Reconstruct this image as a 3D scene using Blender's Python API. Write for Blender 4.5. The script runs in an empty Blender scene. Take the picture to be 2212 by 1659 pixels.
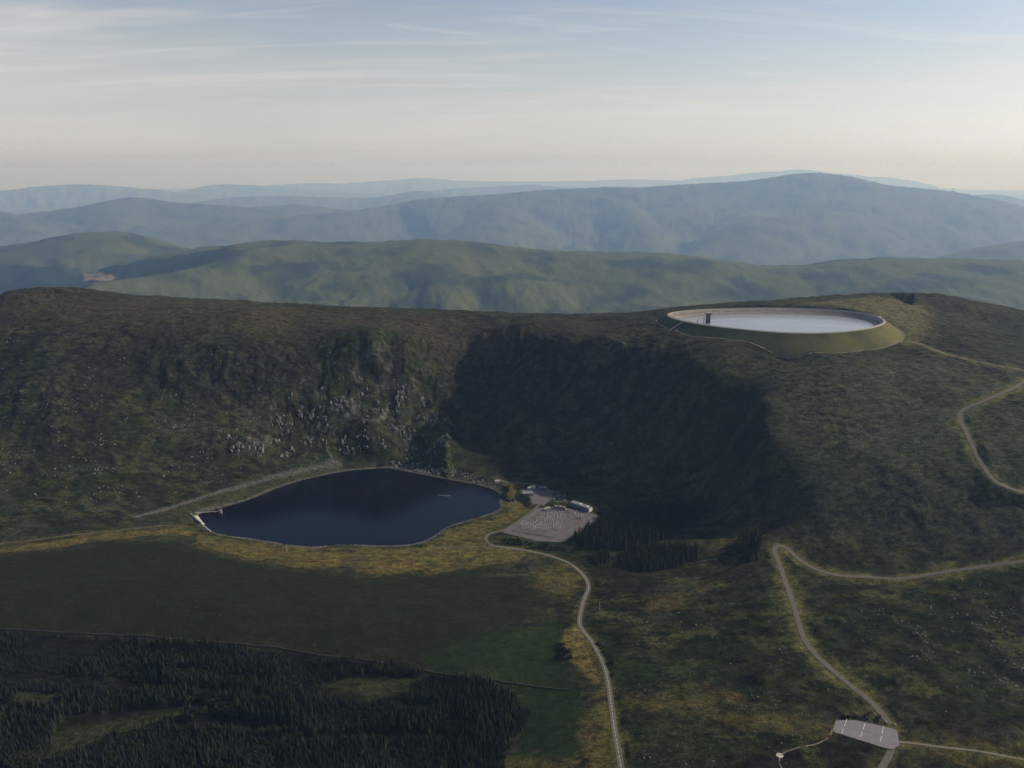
import bpy, bmesh, math, random
import numpy as np
from mathutils import Vector, Matrix

# ---------------------------------------------------------------- camera, sky, sun, exposure
scene = bpy.context.scene
COL = scene.collection
R = math.radians
CAM_Z = 600.0                      # metres above the lower lake
PITCH = math.atan((829.5 - 366.0) / 1703.0)
cam_data = bpy.data.cameras.new('camera')
cam_data.sensor_width = 36.0
cam_data.lens = 36.0 * 1703.0 / 2212.0
cam_data.clip_start = 1.0
cam_data.clip_end = 200000.0
cam = bpy.data.objects.new('camera', cam_data)
COL.objects.link(cam)
cam.location = (0, 0, CAM_Z)
cam.rotation_euler = (R(90) - PITCH, 0, 0)
scene.camera = cam

SUN_ELEV = R(31)
SUN_AZ = R(75)                     # clockwise from +Y (the viewing direction) towards +X
world = bpy.data.worlds.new('World')
scene.world = world
world.use_nodes = True
nt = world.node_tree
for n in list(nt.nodes):
    nt.nodes.remove(n)
N, L = nt.nodes.new, nt.links.new
sky = N('ShaderNodeTexSky')
sky.sky_type = 'NISHITA'
sky.sun_disc = False
sky.sun_elevation = SUN_ELEV
sky.sun_rotation = SUN_AZ
sky.altitude = 1000
sky.air_density = 1.0
sky.dust_density = 2.2
sky.ozone_density = 1.6
# thin high cirrus: streaks on a flat layer overhead, seen by direction
tc = N('ShaderNodeTexCoord')
sep = N('ShaderNodeSeparateXYZ'); L(tc.outputs['Generated'], sep.inputs[0])
def wmath(op, a, b=None, c=None, clamp=False):
    m = N('ShaderNodeMath'); m.operation = op; m.use_clamp = clamp
    for i, v in enumerate((a, b, c)):
        if v is None: continue
        if isinstance(v, (int, float)): m.inputs[i].default_value = v
        else: L(v, m.inputs[i])
    return m.outputs[0]
zz = wmath('ADD', wmath('MAXIMUM', sep.outputs['Z'], 0.0), 0.09)
cxy = N('ShaderNodeCombineXYZ')
L(wmath('DIVIDE', sep.outputs['X'], zz), cxy.inputs[0])
L(wmath('DIVIDE', sep.outputs['Y'], zz), cxy.inputs[1])
def wnoise(scale, stretch, rot, detail, dist, seed):
    mp = N('ShaderNodeMapping'); L(cxy.outputs[0], mp.inputs[0])
    mp.inputs['Rotation'].default_value = (0, 0, R(rot))
    mp.inputs['Scale'].default_value = stretch
    mp.inputs['Location'].default_value = seed
    t = N('ShaderNodeTexNoise'); L(mp.outputs[0], t.inputs['Vector'])
    t.inputs['Scale'].default_value = scale
    t.inputs['Detail'].default_value = detail
    t.inputs['Roughness'].default_value = 0.55
    t.inputs['Distortion'].default_value = dist
    return t.outputs['Fac']
def wramp(v, a, b):
    m = N('ShaderNodeMapRange'); m.interpolation_type = 'SMOOTHSTEP'; L(v, m.inputs[0])
    m.inputs[1].default_value = a; m.inputs[2].default_value = b
    return m.outputs[0]
veil = wramp(wnoise(0.42, (0.55, 1.0, 1), 8, 4, 0.6, (1.3, 0.2, 0)), 0.34, 0.66)
streak = wramp(wnoise(0.8, (0.34, 1.2, 1), -16, 7, 1.2, (0.4, 2.7, 0)), 0.46, 0.72)
wisp = wramp(wnoise(1.9, (0.26, 1.1, 1), 17, 8, 1.8, (5.1, 0.7, 0)), 0.52, 0.76)
low = wramp(sep.outputs['Z'], 0.255, 0.02)          # the veil thickens along the longer path near the horizon
thin = wmath('ADD', wmath('MULTIPLY', wramp(sep.outputs['Z'], 0.60, 0.15), 0.88), 0.12)
lum = N('ShaderNodeRGBToBW'); L(sky.outputs[0], lum.inputs[0])
def cloud_colour(a, b, tint):
    gl = wmath('ADD', wmath('MULTIPLY', lum.outputs[0], a), b)
    cgl = N('ShaderNodeCombineXYZ')
    for i in range(3): L(gl, cgl.inputs[i])
    cc = N('ShaderNodeMix'); cc.data_type = 'RGBA'; cc.blend_type = 'MULTIPLY'; cc.inputs['Factor'].default_value = 1.0
    L(cgl.outputs[0], cc.inputs['A']); cc.inputs['B'].default_value = tint
    return cc.outputs['Result']
def wmix(f, a, b):
    m = N('ShaderNodeMix'); m.data_type = 'RGBA'; L(f, m.inputs['Factor']); L(a, m.inputs['A']); L(b, m.inputs['B']); return m.outputs['Result']
f1 = wmath('ADD', wmath('MULTIPLY', low, 0.78), wmath('MULTIPLY', wmath('MULTIPLY', veil, thin), 0.28), clamp=True)
base_sky = wmix(f1, sky.outputs[0], cloud_colour(0.62, 2.85, (1.0, 0.992, 0.955, 1)))
f2 = wmath('MULTIPLY', wmath('ADD', wmath('MULTIPLY', streak, 0.62), wmath('MULTIPLY', wisp, 0.38), clamp=True), thin)
f2 = wmath('MULTIPLY', f2, wmath('ADD', wmath('MULTIPLY', wramp(sep.outputs['Z'], 0.03, 0.12), 0.85), 0.15))
full_sky = wmix(f2, base_sky, cloud_colour(0.50, 4.4, (1.0, 0.98, 0.95, 1)))
bg = N('ShaderNodeBackground'); bg.inputs['Strength'].default_value = 0.14
L(full_sky, bg.inputs['Color'])
wo = N('ShaderNodeOutputWorld'); L(bg.outputs[0], wo.inputs['Surface'])

sun_data = bpy.data.lights.new('sun', 'SUN')
sun_data.energy = 5.0
sun_data.angle = R(0.6)
sun_data.color = (1.0, 0.87, 0.67)
sun = bpy.data.objects.new('sun', sun_data)
COL.objects.link(sun)
SUN_DIR = Vector((math.sin(SUN_AZ) * math.cos(SUN_ELEV), math.cos(SUN_AZ) * math.cos(SUN_ELEV), math.sin(SUN_ELEV)))
sun.rotation_euler = SUN_DIR.to_track_quat('Z', 'Y').to_euler()
sun.location = SUN_DIR * 3000

vs = scene.view_settings
vs.view_transform = 'Standard'
vs.look = 'None'
vs.gamma = 1.0
vs.use_curve_mapping = False
vs.exposure = -0.33
scene.cycles.volume_bounces = 2
scene.cycles.denoising_prefilter = 'NONE'
# ---------------------------------------------------------------- survey of the place, world metres (lake level = 0)
CREST_Z = 281.0
CTRL = [[-836.4,1173.1,6.0],[-897.9,1276.4,25.0],[-961.8,1390.1,68.0],[-1026.0,1507.2,122.0],[-1093.4,1632.2,186.0],[-1201.1,1821.5,250.0],[-1319.0,2019.7,287.0],[-757.4,1166.9,5.0],[-821.0,1283.1,22.0],[-878.1,1395.3,66.0],[-929.4,1500.9,124.0],[-984.9,1616.4,190.0],[-1086.3,1811.1,252.0],[-1194.8,2010.7,286.0],[-659.2,1281.5,5.0],[-695.7,1366.1,22.0],[-722.0,1431.9,52.0],[-752.4,1509.3,92.0],[-793.9,1613.3,140.0],[-827.2,1699.9,190.0],[-854.2,1772.0,238.0],[-953.8,2001.0,278.0],[-534.8,1396.8,9.0],[-559.7,1476.3,35.0],[-579.0,1544.9,80.0],[-609.9,1648.3,130.0],[-622.0,1699.9,190.0],[-647.6,1786.6,235.0],[-709.2,1975.2,268.0],[-429.6,1502.3,10.0],[-441.3,1554.5,36.0],[-458.4,1633.4,82.0],[-468.5,1688.2,140.0],[-481.9,1753.2,188.0],[-499.3,1830.7,226.0],[-541.9,2003.8,256.0],[-300.9,1574.2,8.0],[-301.1,1583.3,36.0],[-313.4,1669.5,92.0],[-321.4,1731.4,150.0],[-323.7,1760.6,208.0],[-345.6,1894.4,236.0],[-369.3,2033.6,246.0],[-205.8,1602.5,8.0],[-208.3,1632.1,40.0],[-214.3,1695.8,84.0],[-219.1,1750.7,134.0],[-224.6,1814.5,196.0],[-236.5,1925.6,230.0],[-247.9,2026.2,240.0],[-135.7,1542.6,25.0],[-140.6,1572.8,48.0],[-181.8,1618.7,34.0],[-95.1,1628.2,20.0],[-147.9,1712.1,90.0],[-132.9,1813.5,140.0],[-137.5,1893.6,190.0],[-124.3,1967.2,222.0],[-127.2,2019.0,234.0],[-58.7,1712.1,90.0],[-67.4,1651.9,44.0],[-28.2,1785.3,136.0],[-6.5,1814.5,196.0],[4.4,1848.4,228.0],[4.7,1954.0,234.0],[4.0,1613.1,104.0],[3.9,1555.2,46.0],[85.6,1445.5,8.0],[88.5,1505.0,24.0],[92.4,1589.5,65.0],[94.3,1638.3,112.0],[95.2,1671.6,176.0],[95.9,1697.3,220.0],[101.0,1798.8,238.0],[107.6,1923.7,242.0],[173.7,1419.6,9.0],[178.9,1473.7,36.0],[185.4,1544.9,80.0],[189.1,1591.3,126.0],[191.8,1632.2,186.0],[193.3,1656.8,226.0],[201.6,1738.3,247.0],[251.4,1348.6,11.0],[264.3,1437.1,50.0],[272.3,1497.4,96.0],[276.9,1537.6,142.0],[282.2,1584.9,198.0],[285.4,1612.7,231.0],[296.1,1683.6,254.0],[361.1,1278.6,24.0],[383.2,1379.6,72.0],[391.6,1426.1,120.0],[390.8,1436.8,172.0],[398.7,1482.4,224.0],[410.6,1535.1,244.0],[422.7,1588.2,261.0],[401.3,1175.6,46.0],[411.5,1219.6,84.0],[417.3,1249.0,122.0],[425.9,1289.4,166.0],[445.8,1363.0,194.0],[476.9,1474.5,226.0],[433.5,1141.6,62.0],[446.2,1188.8,97.0],[456.4,1228.1,130.0],[471.5,1283.5,168.0],[493.5,1356.3,196.0],[524.8,1458.7,230.0],[544.0,1519.2,243.0],[457.3,1048.9,54.0],[480.9,1116.2,74.0],[511.2,1212.4,136.0],[544.2,1311.7,184.0],[590.7,1446.9,233.0],[625.4,1494.3,247.0],[510.1,984.8,52.0],[555.8,1095.0,84.0],[573.9,1143.9,116.0],[591.9,1191.5,144.0],[621.5,1265.6,174.0],[653.1,1342.8,200.0],[695.8,1446.9,233.0],[722.6,1510.1,247.0],[601.1,977.7,63.0],[642.8,1065.2,98.0],[688.2,1165.4,154.0],[754.3,1300.3,196.0],[829.6,1450.8,232.0],[881.5,1551.5,245.0],[524.8,737.5,50.0],[569.2,814.3,56.0],[620.9,903.8,64.0],[666.4,983.5,74.0],[699.6,1048.3,106.0],[747.5,1144.5,162.0],[810.5,1261.3,200.0],[922.4,1458.7,230.0],[1025.6,1634.8,236.0],[1205.1,1936.0,228.0],[1383.8,2237.0,224.0],[332.8,1721.5,264.0],[388.6,1649.7,266.0],[470.7,1591.7,269.0],[547.9,1535.5,260.0],[635.3,1520.9,252.0],[721.5,1550.3,251.0],[845.9,1654.1,254.0],[339.6,1943.6,250.0],[403.7,1978.3,258.0],[533.1,2027.8,264.0],[654.5,2033.0,268.0],[796.8,2061.1,272.0],[927.6,2111.7,274.0],[1070.5,2149.4,272.0],[1206.9,2164.4,262.0],[901.7,1794.7,266.0],[1031.1,1831.9,248.0],[400.5,1082.3,52.0],[383.0,1115.5,47.0],[354.7,1113.9,36.0],[332.1,1164.1,27.0],[311.1,1235.0,18.0],[376.7,951.0,50.0],[357.7,845.5,48.0],[383.5,758.9,46.0],[389.6,693.4,44.0],[307.0,944.3,40.0],[276.8,836.7,41.0],[252.8,750.9,40.0],[304.6,1055.3,28.0],[257.5,1161.3,12.0],[277.3,1084.4,20.0],[220.2,973.0,23.0],[224.3,850.2,32.0],[201.6,1051.2,15.0],[169.4,860.7,25.0],[427.8,866.4,54.0],[489.2,817.3,54.0],[451.0,740.1,48.0],[366.3,781.2,48.0],[147.2,728.0,28.0],[232.8,678.9,39.0],[179.1,647.8,33.0],[266.1,638.7,41.0],[345.5,679.6,44.0],[364.1,637.5,42.0],[489.3,630.7,48.0],[475.4,694.1,49.0],[517.4,676.5,52.0],[108.0,658.1,24.0],[113.0,775.0,22.0],[94.6,925.1,17.0],[113.5,1026.2,14.0],[95.9,1103.1,10.0],[32.8,1155.0,7.0],[-27.2,1173.1,6.0],[59.6,1260.5,6.0],[151.2,1289.0,6.0],[158.6,1360.1,6.0],[79.4,1186.4,6.0],[-32.2,1226.3,5.0],[195.9,1256.2,8.0],[130.9,1443.0,9.0],[-298.9,1137.2,4.0],[-450.8,1150.9,5.0],[-189.6,1145.0,4.0],[-77.8,1133.3,6.0],[-572.0,1228.3,4.0],[-694.9,1191.7,5.0],[-640.1,1086.6,11.0],[-394.7,989.8,13.0],[-192.8,952.4,14.0],[-65.6,933.0,12.0],[-3.5,861.9,11.0],[55.1,875.6,15.0],[-546.8,1116.2,11.0],[-350.0,1060.2,10.0],[-141.1,1048.4,9.0],[-730.2,1003.3,5.0],[-697.6,947.8,-8.0],[-498.4,925.9,-8.0],[-305.0,898.9,-6.0],[-118.7,852.9,-4.0],[24.1,806.3,5.0],[46.4,711.6,12.0],[-659.8,883.1,-24.0],[-482.4,885.9,-26.0],[-291.9,849.3,-20.0],[-110.7,781.5,-14.0],[-619.6,814.5,-40.0],[-450.1,812.0,-38.0],[-276.1,790.6,-34.0],[-576.2,742.6,-50.0],[-365.6,738.0,-46.0],[-154.0,717.5,-28.0],[-2.9,692.3,-6.0],[-1300.0,1150.0,0.0],[-1300.0,1500.0,95.0],[-1350.0,2000.0,255.0],[-1800.0,1600.0,60.0],[-1800.0,2200.0,180.0],[-900.0,650.0,-62.0],[-1500.0,800.0,-95.0],[-1700.0,500.0,-120.0],[-500.0,380.0,-60.0],[0.0,380.0,20.0],[450.0,380.0,45.0],[850.0,500.0,52.0],[1000.0,700.0,62.0],[1250.0,900.0,95.0],[1350.0,1300.0,170.0],[1400.0,1700.0,200.0],[1700.0,2100.0,150.0],[1850.0,1300.0,150.0],[1800.0,700.0,90.0],[1500.0,300.0,60.0],[-1200.0,2500.0,140.0],[-600.0,2450.0,130.0],[0.0,2450.0,110.0],[500.0,2500.0,110.0],[1000.0,2550.0,110.0],[1600.0,2500.0,70.0],[-1700.0,3000.0,-140.0],[-900.0,3000.0,-130.0],[0.0,3000.0,-130.0],[900.0,3000.0,-130.0],[1700.0,3000.0,-140.0],[-1800.0,3250.0,-200.0],[0.0,3250.0,-200.0],[1800.0,3250.0,-200.0],[-1800.0,120.0,-150.0],[-600.0,120.0,-90.0],[0.0,120.0,0.0],[700.0,120.0,60.0],[1800.0,120.0,80.0]]
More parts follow.
